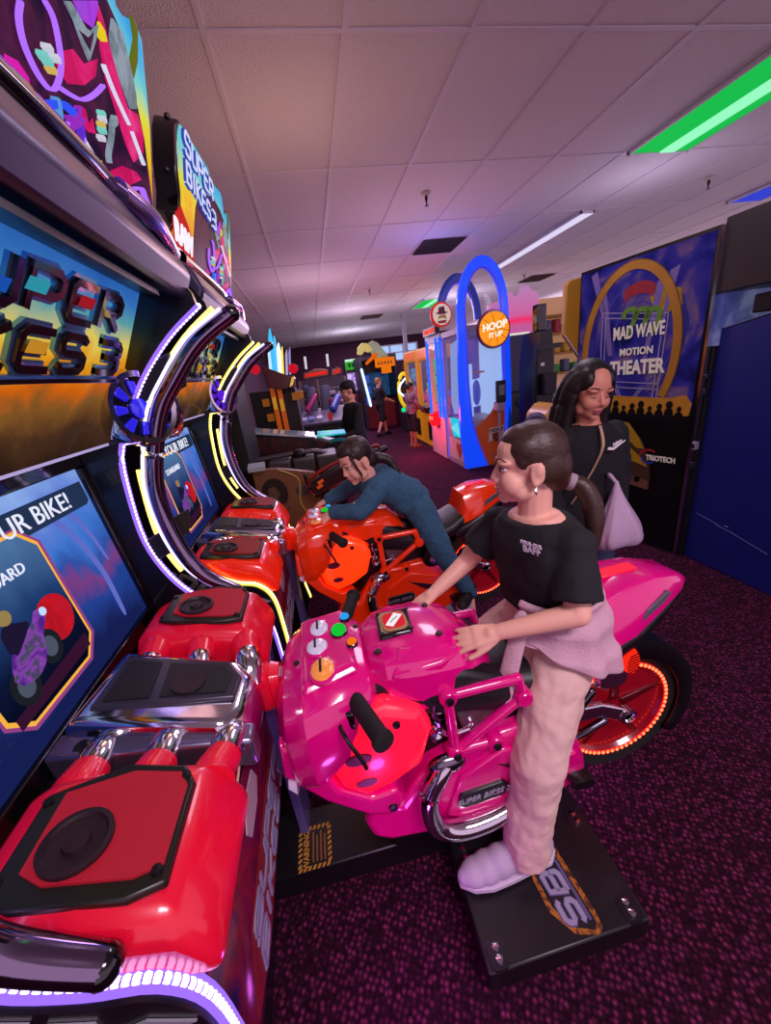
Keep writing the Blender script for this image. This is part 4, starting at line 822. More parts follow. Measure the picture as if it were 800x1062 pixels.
    P('lower_panel', [(.012, .03), (.945, .03), (.945, 1.06), (.012, 1.06)], BK, .0105)
    text('maker_lettering', 'TRIOTECH', .055, wt, A+ux*.79+uz*.735-V(.013, .003, 0), ux, uz-ux*.05, pn, .004, sx=.8, bold=.0015)
    S('maker_swoosh', arcpts((.70, .735), .07, 50, 250, 18, .06), .012, mat('swoosh_red', 'a82028', .4), .013)
    S('maker_swoosh', arcpts((.70, .735), .05, 180, 330, 14, .045), .014, mat('swoosh_blue', '2838a0', .4), .014)
    # chrome corner edge and yellow front board
    e = A+ux*.972; MB().obox(e+uz*1.085+V(.012, 0, 0), (.014, 0, 0), (0, .012, 0), (0, 0, 1.08)).build('corner_edge', CHROME, T)
    MB().prism([(2.165, 1.70), (2.33, 1.50), (2.33, 2.13), (2.20, 2.11), (2.165, 2.08)], 'y', 3.215, 3.27).build('yellow_board', mat('booth_yellow', '9a6a10', .45, noise=.12, emit='9a6a10', es=.1), T, bevel=.01)
    MB().tube([(2.16, 3.21, 1.70), (2.335, 3.21, 1.485)], .006, 8, smooth=False).build('board_edge', mat('edge_white', 'c0b8c8', .4), T)
    # printed yellow pod on the lower panel
    P('pod_print', [(.44, 1.0), (.52, .99), (.64, .86), (.70, .74), (.73, .58), (.73, .48), (.42, .52), (.40, .7)], mat('pod_brown', '402818', .5), .0125)
    P('pod_print_yellow', [(.44, 1.0), (.52, .99), (.62, .87), (.66, .80), (.60, .80), (.50, .88), (.43, .92)], mat('pod_yellow', 'a07c14', .45), .0135)
    P('pod_print_yellow', [(.42, .80), (.56, .79), (.68, .70), (.70, .66), (.54, .70), (.41, .68)], mat('pod_yellow', 'a07c14', .45), .0135)
    P('pod_print_base', [(.40, .60), (.72, .55), (.72, .48), (.42, .51)], mat('pod_bronze', '6a4438', .45), .0135)
    for x in (.5, .63): P('pod_print_hole', arcpts((x, .55), .025, 0, 340, 12), BLACK, .0145)
    # interior, canopy, back wall
    MB().bx(2.54, 3.6, .9, 2.27, 1.80, 2.20).build('canopy', mat('canopy_brown_black', '1a1210', .4, noise=.2), T, bevel=.008)
    MB().bx(3.45, 3.5, .9, 2.27, 0, 1.8).build('back_wall', mat('booth_blue_grey', '5a5c9a', .5, emit='4a4c88', es=.15, noise=.2, nscale=2), T)
    MB().bx(2.56, 3.5, 2.23, 2.27, 0, 1.50).build('inner_wall', mat('inner_black', '100e18', .45, noise=.3), T)
    MB().bx(2.56, 3.5, 2.225, 2.27, 1.50, 1.8).build('inner_screen', art('inner_blue', [(0, '2a2a5c'), (.45, '50589c'), (.6, '8c90c0'), (1, '8c90c0')], 2.5, None, es=.3, base=.8), T)
    MB().bx(2.6, 2.72, 1.98, 2.08, 1.66, 1.76).build('projector', BLACK, T, bevel=.008)
    g = MB()
    for i in range(6):
        a = (2.62+.05*i, 2.20, .62+.1*i); b = (2.9-.04*i, 2.18, .9+.07*i); g.caps(a, .012, b, .012, 8)
    for i in range(4): g.bx(2.60, 2.75, 2.10, 2.2, .75+.14*i, .79+.14*i)
    g.build('seat_frame', mat('seat_frame_grey', '3a3850', .35, .6), T)
    c = MB().bx(2.53, 2.565, 2.235, 2.262, .83, .885).build('console', mat('console_grey', '8a8898', .4), T, bevel=.004)
    for i in range(2): MB().bx(2.526, 2.531, 2.238+.012*i, 2.246+.012*i, .845, .87).build('console_button', BLACK, c)
    for z0, z1 in ((1.20, 1.24), (1.30, 1.33), (.70, .74)): MB().bx(2.535, 2.565, 2.235, 2.262, z0, z1).build('bracket', mat('seat_frame_grey', '3a3850', .35, .6), T, bevel=.004)
booth()
def blue_cabinet():
    T = thing('blue_cabinet', (2.9, 1.7, 0), 'plain deep blue cabinet side with sloping top at the right edge of the photo', 'arcade machine')
    B = mat('blue_laminate', '121a6a', .42, noise=.12, nscale=3)
    poly = [(2.245, .0), (2.30, 1.53), (2.27, 1.585), (1.9, 1.655), (.95, 1.83), (.95, 0)]
    p = MB().prism(poly, 'x', 2.58, 3.0).build('body', B, T, bevel=.008)
    e = MB().tube([(2.579, y, z) for y, z in [(2.245, .01), (2.302, 1.53), (2.272, 1.588), (1.9, 1.658), (.95, 1.833)]], .005, 6, smooth=False).build('edge_trim', mat('edge_blue_grey', '4a5078', .4), T)
    for a, b in (((2.19, .37), (2.02, .335)), ((2.03, .33), (1.92, .315)), ((1.95, .32), (1.7, .26))):
        MB().caps((2.578, *a), .0016, (2.578, *b), .0016, 6).build('scratch', mat('scratch_pale', '6a70a8', .6), p)
    MB().ell((2.578, 1.97, .345), (.003, .018, .004), 8, 6).build('scratch', mat('scratch_pale', '6a70a8', .6), p)
blue_cabinet()
# ================================================================== right-hand row down the aisle
def hoop():
    T = thing('basketball_game', (2.5, 6.0, 0), 'HOOP IT UP basketball game under a tall glowing blue arch', 'arcade machine')
    GREY = mat('cab_grey', '9a909c', .45, noise=.1)
    bl = mat('arch_blue', '0838d0', .3, coat=.4, emit='0a48ff', es=.75); bl2 = mat('arch_blue_dim', '0a2878', .3, coat=.4, emit='0a30a0', es=.3)
    MB().bx(2.19, 2.84, 5.62, 6.48, 0, .74).build('base', GREY, T)
    wl = glow('interior_white_blue', 'a8c8ff', .9)
    MB().bx(2.80, 2.84, 5.64, 6.46, .74, 2.0).build('back_panel', wl, T)
    for x, y in ((2.19, 5.62), (2.19, 6.44), (2.80, 5.62), (2.80, 6.44)): MB().bx(x, x+.04, y, y+.04, .74, 2.02).build('corner_post', GREY, T)
    MB().bx(2.18, 2.86, 5.61, 6.49, 1.98, 2.06).build('top_frame', GREY, T)
    def archp(w): # half outline of the arch band: outer and inner
        out = [(2.14, .03), (2.10, .4), (2.09, .75), (2.10, 1.3), (2.115, 1.9)]+[(2.495-.375*math.cos(math.radians(a)), 2.2+.68*math.sin(math.radians(a))) for a in range(0, 181, 10)]+[(2.885, 1.9), (2.90, 1.3), (2.91, .03)]
        inn = [(2.50, .03), (2.36, .4), (2.27, .75), (2.235, 1.3), (2.235, 1.9)]+[(2.495-.265*math.cos(math.radians(a)), 2.2+.54*math.sin(math.radians(a))) for a in range(0, 181, 10)]+[(2.775, 1.9), (2.79, 1.3), (2.80, .03)]
        return out, inn
    out, inn = archp(0)
    for nm, y, m in (('arch', 5.56, bl), ('rear_arch', 6.46, bl2)):
        MB().faces([[(o[0], y, o[1]), (o[0], y+.06, o[1]), (i[0], y+.06, i[1]), (i[0], y, i[1])] for o, i in zip(out, inn) if nm == 'arch' or o[1] > 2.0]).build(nm, m, T)
        MB().tube([(x, y-.004, z) for x, z in inn if nm == 'arch' or z > 2.0], .012, 8, smooth=False).build('arch_edge', mat('arch_edge_violet', '4030a0', .3, emit='5040ff', es=.4), T)
    gl = mat('arcade_glass', 'c0d0ff', .03, trans=.0, alpha=.12)
    MB().faces([[(2.495-.36*math.cos(math.radians(a)), y, 2.2+.64*math.sin(math.radians(a))) for a in range(0, 181, 12)] for y in (5.64, 6.44)], closed=False).build('canopy_glass', gl, T)
    MB().bx(2.235, 2.79, 5.63, 5.636, .78, 1.96).build('front_glass', gl, T)
    MB().bx(2.20, 2.206, 5.68, 6.42, .78, 1.96).build('side_glass', gl, T)
    fa = mat('orange_print', 'a8401c', .4, emit='a8401c', es=.18, noise=.1)
    MB().prism([(2.42, .03), (2.88, .03), (2.90, 1.35), (2.84, 1.38), (2.78, 1.25), (2.70, .98), (2.58, .82), (2.33, .62)], 'y', 5.565, 5.61).build('orange_front', fa, T)
    MB().prism([(2.80, .03), (2.90, .03), (2.91, .7), (2.87, .9), (2.83, .5)], 'y', 5.555, 5.566).build('blue_corner', bl2, T)
    pl = MB().prism([(2.52, .40), (2.78, .42), (2.77, .62), (2.54, .60)], 'y', 5.55, 5.566).build('badge', mat('badge_cream', 'c8b8a8', .5), T)
    MB().prism(arcpts((2.65, .46), .07, 0, 350, 18), 'y', 5.544, 5.551).build('badge_ball', mat('badge_brown', '7a3018', .5), pl)
    text('badge_lettering', 'HOOP', .075, mat('badge_ink', '30202c', .5), (2.65, 5.546, .565), V(1, 0, .05), V(0, 0, 1), pl, .004, bold=.002)
    text('badge_lettering', 'IT', .05, mat('badge_ink', '30202c', .5), (2.60, 5.540, .50), V(1, 0, .05), V(0, 0, 1), pl, .004, bold=.002)
    # round sign
    c = V(2.60, 5.50, 1.965)
    sg = MB().cone([(.245, 0), (.25, .02), (.235, .05), (.0, .05)], c, (0, -1, 0), 40).build('round_sign', mat('sign_rim', '7a1818', .3, coat=.5), T)
    MB().cone([(.218, .0505), (.21, .062), (.0, .066)], c, (0, -1, 0), 40).build('sign_face', glow('sign_orange', 'f89020', 1.1), sg)
    sm = mat('seam_brown', '6a3408', .5, emit='6a3408', es=.3)
    for pts in ([(-.21, .04), (0, .02), (.21, -.04)], [(-.04, .21), (.02, 0), (.04, -.21)], [(-.16, .13), (-.07, .06), (-.04, -.08), (-.1, -.19)], [(.14, .16), (.07, .08), (.09, -.07), (.17, -.13)]):
        MB().tube([(c.x+x, c.y-.066+.02*(x*x+z*z)/.045*.3, c.z+z) for x, z in pts], .004, 6).build('sign_seam', sm, sg)
    wt = glow('sign_white', 'fff4e0', 1.0)
    text('sign_lettering', 'HOOP', .125, wt, c+V(0, -.07, .035), V(1, 0, .12), V(0, 0, 1), sg, .006, bold=.005)
    text('sign_lettering', 'IT UP', .085, wt, c+V(.01, -.07, -.075), V(1, 0, .12), V(0, 0, 1), sg, .006, bold=.003)
    # hanging target and card reader
    MB().ell((2.50, 5.95, 1.12), (.085, .085, .24), 20, 12).build('hanging_ball', mat('ball_blue', '1830a0', .3, emit='2040c0', es=.35), T)
    MB().tube(arcpts3((2.50, 5.9, 1.42), .12), .012, 8, smooth=False).build('hoop_ring', mat('hoop_orange', 'd05020', .4), T)
    MB().bx(2.36, 2.40, 5.8, 5.83, .78, 1.55).build('target_post', wl, T)
    MB().faces([[(2.3, 5.9, 1.3), (2.4, 5.9, .9), (2.7, 5.9, .95), (2.74, 5.9, 1.35)], [(2.3, 5.95, 1.3), (2.4, 5.95, .9), (2.7, 5.95, .95), (2.74, 5.95, 1.35)]]).build('white_swoop', wl, T)
    r = MB().bx(2.60, 2.74, 5.40, 5.46, .98, 1.28).build('card_reader', BLACK, T, bevel=.01)
    MB().bx(2.625, 2.715, 5.395, 5.401, 1.08, 1.22).build('reader_screen', mat('reader_screen', '1c2030', .2, coat=1), r)
    MB().bx(2.62, 2.72, 5.42, 5.56, .86, .98).build('reader_bracket', GREY, T)
    MB().cyl((2.66, 5.47, .86), (2.66, 5.47, .03), .018).build('reader_pole', GREY, T)
    # side facing the aisle: lit panels and prize door
    cy_ = MB().obox((2.165, 5.92, .62), (.03, 0, .0), (0, .2, 0), (-.02, 0, .15)).build('cyan_panel', glow('cyan_lit', '20c8e8', .9), T, bevel=.01)
    MB().faces([[(2.13, 5.75, .50), (2.13, 6.1, .62), (2.15, 5.78, .76)], [(2.10, 5.80, .55), (2.10, 6.05, .62), (2.12, 5.82, .72)]]).build('cyan_facet', glow('cyan_pale', '70e0f0', .9), cy_)
    MB().bx(2.185, 2.191, 5.7, 6.4, .08, .42).build('side_print', mat('side_print_cream', 'c8b8b0', .5, noise=.2, nscale=5), T)
    MB().prism([(5.8, .30), (5.86, .38), (5.93, .34), (6.0, .38), (6.06, .30), (5.93, .12)], 'x', 2.178, 2.186).build('side_heart', mat('heart_orange', 'b84a28', .5), T)
    MB().prism([(5.75, .85), (6.1, .82), (6.2, 1.0), (6.12, 1.85), (5.85, 1.9), (5.8, 1.3)], 'x', 2.19, 2.198).build('side_window_print', glow('window_pale_blue', '90a8e8', .7), T)
    for y in (5.7, 6.44): MB().bx(2.17, 2.188, y, y+.012, .05, 2.0).build('violet_edge', glow('violet_edge', '8060ff', .9), T)
def arcpts3(c, r):
    return [(c[0]+r*math.cos(t), c[1]+r*math.sin(t), c[2]) for t in [2*math.pi*i/24 for i in range(25)]]
hoop()
def hat_sign():
    T = thing('round_hat_sign', (1.96, 5.80, 2.1), 'small round sign with a red cowboy hat hung left of the blue arch', 'sign')
    c = V(1.96, 5.80, 2.25)
    MB().cone([(.16, 0), (.165, .03), (.15, .05), (0, .05)], c, (.1, -1, 0), 32).build('rim', mat('hat_rim_red', 'c02018', .3, emit='d02818', es=.4), T)
    MB().cone([(.135, .051), (.13, .056), (0, .057)], c, (.1, -1, 0), 32).build('face', glow('hat_face_cream', 'e8d0c0', .7), T)
    y = c.y-.06
    MB().prism([(c.x-.1, c.z+.02), (c.x-.05, c.z+.03), (c.x-.04, c.z+.09), (c.x+.04, c.z+.10), (c.x+.05, c.z+.03), (c.x+.10, c.z+.02), (c.x+.04, c.z-.0), (c.x-.04, c.z-.0)], 'y', y-.006, y).build('hat', mat('hat_maroon', '6a1020', .5), T)
    MB().prism([(c.x-.04, c.z-.01), (c.x+.05, c.z-.005), (c.x+.07, c.z-.06), (c.x, c.z-.045), (c.x-.06, c.z-.06)], 'y', y-.005, y).build('scarf', mat('scarf_gold', 'c89030', .5), T)
    MB().prism([(c.x-.07, c.z-.08), (c.x+.07, c.z-.075), (c.x+.05, c.z-.115), (c.x-.05, c.z-.115)], 'y', y-.005, y).build('banner', mat('banner_rust', 'a04028', .5), T)
    MB().cyl((c.x+.12, 5.83, c.z), (2.13, 5.85, c.z), .018).build('bracket', DGREY, T)
hat_sign()
def claw():
    T = thing('prize_machine', (2.55, 6.95, 0), 'prize machine with blue neon columns and a small red sign, left of the basketball game', 'arcade machine')
    G = mat('cab_lilac_grey', '8a809c', .45)
    MB().bx(2.18, 2.9, 6.55, 7.4, 0, .72).build('base', mat('claw_base_cream', 'b8a8b0', .5, noise=.15, nscale=6), T)
    MB().bx(2.18, 2.9, 6.55, 7.4, 1.95, 2.08).build('top', G, T)
    MB().bx(2.86, 2.9, 6.55, 7.4, .72, 1.95).build('back', mat('claw_back_violet', '402c80', .4, emit='4838b0', es=.45), T)
    bn = glow('blue_neon', '2060ff', 1.3)
    for y in (6.55, 6.75, 7.30): MB().bx(2.165, 2.2, y, y+.07, .70, 2.02).build('neon_column', bn, T, bevel=.01)
    MB().bx(2.19, 2.195, 6.6, 7.38, .72, 1.95).build('glass', mat('arcade_glass', 'c0d0ff', .03, alpha=.12), T)
    MB().bx(2.3, 2.84, 6.62, 7.3, .72, .86).build('prize_bed', mat('prize_bed_violet', '3c2890', .5, emit='3020a0', es=.3), T)
    s = MB().bx(2.12, 2.2, 6.6, 7.3, 2.08, 2.2).build('sign', mat('sign_dark_red', '3a0808', .4), T)
    for i in range(2):
        MB().bx(2.112, 2.121, 6.66+.32*i, 6.9+.32*i, 2.11, 2.17).build('sign_digits', glow('sign_red_lit', 'ff3820', 1.4), s)
    rb = MB().super([(2.06, 6.95, .66, .12, .10, 5), (2.19, 6.95, .68, .14, .12, 5)], 'x', 20).build('red_panel', glow('red_panel_lit', 'ff1828', 1.0), T)
    for y in (6.9, 7.02): MB().ell((2.05, y, .70), (.012, .03, .03), 10, 6).build('button', glow('button_hot', 'ff9078', 1.2), rb)
    for yy, z, cc in ((6.8, .95, 'c02850'), (7.0, .93, 'd8a020'), (7.15, .96, '20a040'), (6.9, 1.05, '3060c0')):
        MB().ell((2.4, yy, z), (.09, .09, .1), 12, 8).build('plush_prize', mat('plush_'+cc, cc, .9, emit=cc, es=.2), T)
    MB().bx(2.3, 2.34, 6.7, 6.74, 1.3, 1.9).build('prize_rail', G, T)
claw()
def yellow_machine(y0, y1, label, plush):
    T = thing('plush_crane', (2.65, (y0+y1)/2, 0), label, 'arcade machine', 'yellow plush cranes')
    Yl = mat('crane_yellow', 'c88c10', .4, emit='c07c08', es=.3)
    x0, x1 = 2.3, 3.0
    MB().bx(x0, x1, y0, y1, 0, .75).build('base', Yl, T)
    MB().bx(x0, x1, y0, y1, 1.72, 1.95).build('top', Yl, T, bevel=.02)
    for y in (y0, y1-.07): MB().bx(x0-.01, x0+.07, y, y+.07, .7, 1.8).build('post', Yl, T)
    MB().bx(x1-.04, x1, y0, y1, .75, 1.72).build('back', mat('crane_back', '2a2858', .5, emit='302c68', es=.3), T)
    MB().bx(x0+.03, x0+.035, y0+.07, y1-.07, .76, 1.72).build('glass', mat('arcade_glass', 'c0d0ff', .03, alpha=.12), T)
    MB().bx(x0-.05, x0+.02, y0+.25, y1-.2, .68, .8).build('control_panel', BLACK, T, bevel=.01)
    MB().bx(x0-.012, x0, y0+.08, y0+.4, .12, .5).build('prize_door', BLACK, T)
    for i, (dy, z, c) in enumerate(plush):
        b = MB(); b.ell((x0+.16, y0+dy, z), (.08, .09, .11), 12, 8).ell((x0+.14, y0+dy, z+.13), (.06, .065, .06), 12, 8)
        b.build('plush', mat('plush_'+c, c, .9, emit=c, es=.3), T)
    MB().bx(x0-.012, x0+.0, y0+.1, y1-.1, 1.76, 1.91).build('header', mat('header_orange', 'd06018', .4, emit='d06018', es=.35), T)
yellow_machine(7.62, 8.55, 'yellow plush crane full of green toys behind the boy in the patterned top', [(.2, 1.0, '40c020'), (.3, 1.3, '58d830'), (.5, 1.5, '48c828'), (.6, 1.1, '38b020'), (.75, .95, 'c03880'), (.45, .9, '3060c0'), (.15, 1.55, '60d838')])
yellow_machine(8.6, 9.7, 'yellow plush crane farther down the aisle, beside the looping white neon', [(.3, .95, 'c06020'), (.5, 1.3, '8848a8'), (.7, 1.0, 'c83040'), (.85, 1.4, '40a0c0')])
def wheel_game():
    T = thing('neon_wheel_game', (1.95, 9.9, 0), 'game with a yellow ring and looping white neon in front of the blond boy', 'arcade machine')
    MB().bx(2.3, 2.95, 10.0, 10.8, 0, .9).build('base', mat('wheel_base_dark', '2a2430', .4), T)
    c = V(2.30, 9.95, 1.10)
    MB().tube([c+V(.15*math.cos(t), -.02, .40*math.sin(t)) for t in [2*math.pi*i/24 for i in range(25)]], .045, 10, smooth=False).build('yellow_ring', mat('ring_yellow_lit', 'd0b010', .4, emit='e0c020', es=.7), T)
    MB().tube([c+V(*p) for p in [(.06, -.08, .30), (-.10, -.08, .16), (-.17, -.08, .0), (-.05, -.08, -.14), (.05, -.08, -.28)]], .022, 10).build('neon_loop', glow('neon_cool_white', 'd8f0ff', 2.0), T)
    MB().bx(2.5, 2.95, 10.0, 10.8, .9, 1.75).build('back_box', mat('wheel_back', '3a2a20', .5), T)
    MB().ell((2.22, 9.95, .62), (.06, .06, .06), 12, 8).build('button', glow('green_button_lit', '20e080', 1.0), T)
    MB().ell((2.42, 9.93, .66), (.05, .05, .05), 12, 8).build('button', glow('red_button_lit', 'ff2840', 1.0), T)
wheel_game()
def dino_machine():
    T = thing('dinosaur_shooting_game', (2.0, 11.6, 0), 'dark shooting booth with a lit dinosaur topper and a tall white neon edge', 'arcade machine')
    DK = mat('booth_dark_navy', '141426', .4, noise=.3, nscale=4); y = 11.5
    MB().bx(1.42, 1.50, y, y+1.4, 0, 1.95).build('side_panel', DK, T)
    MB().bx(2.42, 2.50, y, y+1.4, 0, 1.95).build('side_panel', DK, T)
    MB().bx(1.42, 2.50, y+1.3, y+1.4, 0, 1.95).build('back_panel', DK, T)
    MB().bx(1.42, 2.50, y, y+1.4, 1.95, 2.05).build('roof', DK, T)
    MB().bx(1.55, 2.40, y+.9, y+1.0, .9, 1.6).build('screen', art('dino_screen', [(0, '081028'), (.5, '204878'), (1, '5080a8')], 4, None, es=.5), T)
    MB().bx(1.5, 2.42, y+.5, y+.9, 0, .8).build('console', mat('console_dark_red', '4a1420', .4, emit='a01020', es=.1), T)
    MB().caps((1.47, y-.03, 1.72), .035, (1.60, y-.03, .72), .035, 10).build('white_neon', glow('neon_ice', 'c8e8ff', 1.6), T)
    for i in range(3): MB().bx(1.5, 1.66, y-.012, y, .75+.3*i, .95+.3*i).build('side_print', mat('side_print_blue', '2848a0', .4, emit='2848a0', es=.4), T)
    # topper: head of a big lizard over a notched orange name board
    lz = mat('lizard_olive', 'a8a050', .5, emit='a8a050', es=.55, noise=.4, nscale=9)
    def tp(nm, pts, m, d0, d1): MB().prism(pts, 'y', y-d1, y-d0).build(nm, m, T, bevel=.01)
    tp('lizard_head', [(1.40, 2.12), (1.44, 2.30), (1.56, 2.40), (1.72, 2.38), (1.80, 2.28), (1.84, 2.18), (1.72, 2.14), (1.62, 2.18), (1.52, 2.10)], lz, .0, .10)
    tp('lizard_back', [(1.72, 2.36), (1.86, 2.44), (2.02, 2.36), (2.14, 2.18), (2.28, 1.98), (1.95, 1.98), (1.8, 2.1)], mat('lizard_grey_green', '7a8468', .5, emit='7a8468', es=.45, noise=.4, nscale=9), .0, .08)
    tp('orange_claw', [(1.58, 1.88), (1.76, 2.02), (1.90, 2.14), (1.98, 2.06), (1.82, 1.94), (1.62, 1.82)], glow('claw_orange', 'e86818', .8), .08, .12)
    bd = MB().prism([(1.86, 1.98), (2.42, 1.96), (2.42, 1.72), (2.30, 1.72), (2.30, 1.55), (2.02, 1.55), (2.02, 1.72), (1.86, 1.72)], 'y', y-.16, y-.10).build('name_board', glow('board_orange', 'f07810', .85), T, bevel=.01)
    for i in range(5): MB().prism([(1.92+.09*i, 1.80), (1.96+.09*i, 1.90), (1.99+.09*i, 1.79)], 'y', y-.165, y-.159).build('board_mark', mat('board_mark_brown', '8a3808', .5), bd)
    MB().cyl((1.56, y+.1, 2.05), (1.56, y+.1, 2.2), .02).build('strut', DGREY, T)
dino_machine()
def green_machine():
    T = thing('video_game_cabinet', (1.6, 13.5, 0), 'upright video game with green lit header beyond the man in the cap', 'arcade machine')
    y = 13.3
    MB().bx(1.2, 1.95, y, y+.8, 0, 1.0).build('base', mat('booth_dark_navy', '141426', .4), T)
    MB().bx(1.2, 1.95, y+.3, y+.8, 1.0, 2.1).build('back', mat('booth_dark_navy', '141426', .4), T)
    MB().bx(1.24, 1.92, y+.24, y+.3, 1.12, 1.68).build('screen', art('violet_screen', [(0, '401860'), (.4, 'a060d0'), (.6, 'e0c8ff'), (1, '4080e0')], 6, None, es=.9), T)
    hd = MB().bx(1.22, 1.95, y+.1, y+.3, 1.78, 2.1).build('header', glow('header_green', '3aa030', .8), T, bevel=.01)
    MB().bx(1.22, 1.95, y+.09, y+.1, 2.03, 2.1).build('header_edge', glow('header_pale', 'c8f0d0', .9), hd)
    for i in range(5): MB().bx(1.30+.12*i, 1.38+.12*i, y+.085, y+.1, 1.86, 1.98).build('header_mark', glow('header_dark_green', '145818', .5), hd)
    MB().ell((1.75, y+.05, 1.72), (.1, .04, .05), 12, 8).build('violet_lamp', glow('violet_lamp', 'd080ff', 1.5), T)
    w = V(1.7, y-.05, 1.15)
    MB().tube([w+V(.22*math.cos(t), 0, .26*math.sin(t)) for t in [math.pi*i/14 for i in range(15)]], .035, 8, smooth=False).build('white_arc', glow('neon_ice', 'c8e8ff', 1.6), T)
    MB().bx(1.3, 1.9, y-.2, y, .8, 1.0).build('control_panel', mat('panel_red_dark', '601018', .4), T)
green_machine()
def gallery():
    T = thing('shooting_gallery', (.3, 12.6, 0), 'shooting gallery with a red lit name board at the back left', 'arcade machine')
    y = 12.4
    FR = mat('gallery_frame_brown', '6a4c3c', .5)
    for x in (-.35, .18, 1.02): MB().bx(x, x+.07, y, y+.1, 0, 1.62).build('post', FR, T)
    for i, z in enumerate((.55, .82, 1.05, 1.3)): MB().bx(-.33, 1.05, y+.1+.1*i, y+.25+.1*i, z, z+.03).build('shelf', mat('shelf_grey', '706468', .5), T)
    MB().bx(-.35, 1.09, y+.6, y+.7, .05, 1.65).build('back', mat('gallery_back', '2c2028', .7, noise=.5, nscale=7), T)
    random.seed(4)
    for i in range(22):
        x = -.25+1.25*random.random(); k = random.randrange(4); z = (.58, .85, 1.08, 1.33)[k]; w = .04+.06*random.random()
        c = random.choice(['6a6070', '8a8088', '3a4870', '584038', '9a9098', '702830'])
        MB().bx(x-w, x+w, y+.08+.1*k, y+.15+.1*k, z, z+.06+.12*random.random()).build('target', mat('target_'+c, c, .6), T, bevel=.01)
    for (x0, x1) in ((-.18, .58), (.66, .98)):
        b = MB().prism([(x0, 1.72), (x0+.04, 1.84), (x0+.2, 1.86), ((x0+x1)/2, 1.92), (x1-.1, 1.88), (x1, 1.85), (x1, 1.70), (x0+.03, 1.66)], 'y', y-.04, y+.02).build('name_board', mat('board_brown', '5a2c18', .5, emit='7a3818', es=.2), T, bevel=.01)
        MB().prism([(x0+.07, 1.72), (x0+.09, 1.80), (x1-.06, 1.84), (x1-.05, 1.74)], 'y', y-.05, y-.04).build('red_lettering', glow('board_red', 'e02820', .9), b)
    for x in (-.05, .62):
        MB().tube([(x, y+.3, 1.95), (x+.02, y+.3, 2.3)], .035, 8).build('white_lamp', glow('lamp_white', 'd8d4e0', .8), T)
    MB().bx(-.4, 1.1, y-.5, y, 0, .6).build('counter', mat('counter_dark', '261c24', .5), T)
    for i, (x, c) in enumerate(((-.2, '203c98'), (.1, 'b02030'), (.45, '304090'), (.8, '902840'))):
        MB().caps((x, y-.4, .66), .04, (x+.16, y-.3, .80), .025, 10).build('mounted_gun', mat('gun_'+c, c, .4), T)
gallery()
# pinkish back of a game, dark speaker column, yellow shelf unit
def pink_game():
    T = thing('pink_topped_game', (3.1, 6.1, 0), 'game cabinet with a wavy pink backlit topper right of the blue arch', 'arcade machine')
    MB().prism([(2.74, 1.72), (2.74, 2.25), (2.86, 2.31), (3.0, 2.32), (3.06, 2.44), (3.16, 2.42), (3.2, 2.36), (3.26, 2.38), (3.32, 2.50), (3.42, 2.50), (3.48, 2.42), (3.56, 2.40), (3.60, 2.30), (3.56, 1.9), (3.55, 1.72)], 'y', 6.0, 6.05).build('topper', art('topper_pink', [(0, 'b868a8'), (.30, 'd060a0'), (.40, 'ff3068'), (.5, 'd868a8'), (1, 'c088c0')], 2, 2, 1.7, 2.5, .85, .12), T, bevel=.01)
    MB().bx(2.66, 3.45, 5.95, 6.6, .92, 1.80).build('screen_box', mat('violet_grey_box', '2c2648', .4, noise=.15), T, bevel=.02)
    MB().bx(2.72, 3.40, 5.93, 5.96, 1.80, 1.83).build('light_bar', glow('bar_cream', 'e8e0d8', .9), T)
    MB().bx(2.66, 3.5, 5.9, 6.6, .03, .92).build('base', BLACK, T)
    MB().cone([(.09, 0), (.09, .02), (.05, .03), (0, .01)], (3.25, 5.9, .75), (0, -1, 0), 18).build('fan_grille', mat('fan_grey', '38303c', .4, .5), T)
    T.location = (3.45, 6.78, 0); T.scale = (1.1, 1.1, 1.06)
pink_game()
def speaker_col():
    T = thing('black_game_column', (3.05, 5.05, 0), 'tall narrow black game column between the pink topper and the yellow board', 'arcade machine')
    MB().prism([(2.92, .03), (3.24, .03), (3.20, 1.5), (3.16, 1.85), (2.98, 1.85), (2.94, 1.5)], 'y', 4.95, 5.4).build('column', BLACK, T, bevel=.015)
    MB().bx(2.96, 3.09, 4.98, 5.1, 1.85, 2.16).build('upper_speaker', BLACKG, T, bevel=.01)
    MB().bx(3.0, 3.18, 4.85, 4.95, 1.05, 1.32).build('reader_box', DGREY, T, bevel=.01)
    MB().bx(2.9, 3.24, 4.86, 4.96, 1.62, 1.68).build('ledge', BLACK, T)
    MB().bx(3.0, 3.05, 4.94, 4.951, 1.42, 1.46).build('sticker', WHITE, T)
speaker_col()
def shelves():
    T = thing('prize_shelf', (4.7, 7.2, 0), 'warm lit prize shelf seen between the black column and the yellow board', 'shelf')
    MB().bx(4.1, 5.6, 7.3, 7.4, 0, 2.5).build('back', mat('shelf_cream', 'd8b890', .6, emit='c89060', es=.3), T)
    for z in (1.15, 1.5, 1.85, 2.15): MB().bx(4.1, 5.6, 7.0, 7.3, z, z+.04).build('board', mat('shelf_gold', 'a87828', .5), T)
    random.seed(9)
    for z in (1.19, 1.54, 1.89):
        for i in range(7):
            c = random.choice(['30a040', 'c8a030', 'b03040', '506080', '202020']); x = 4.15+.2*i
            MB().bx(x, x+.12, 7.05, 7.2, z, z+.1+.14*random.random()).build('prize', mat('prize_'+c, c, .6), T, bevel=.02)
shelves()
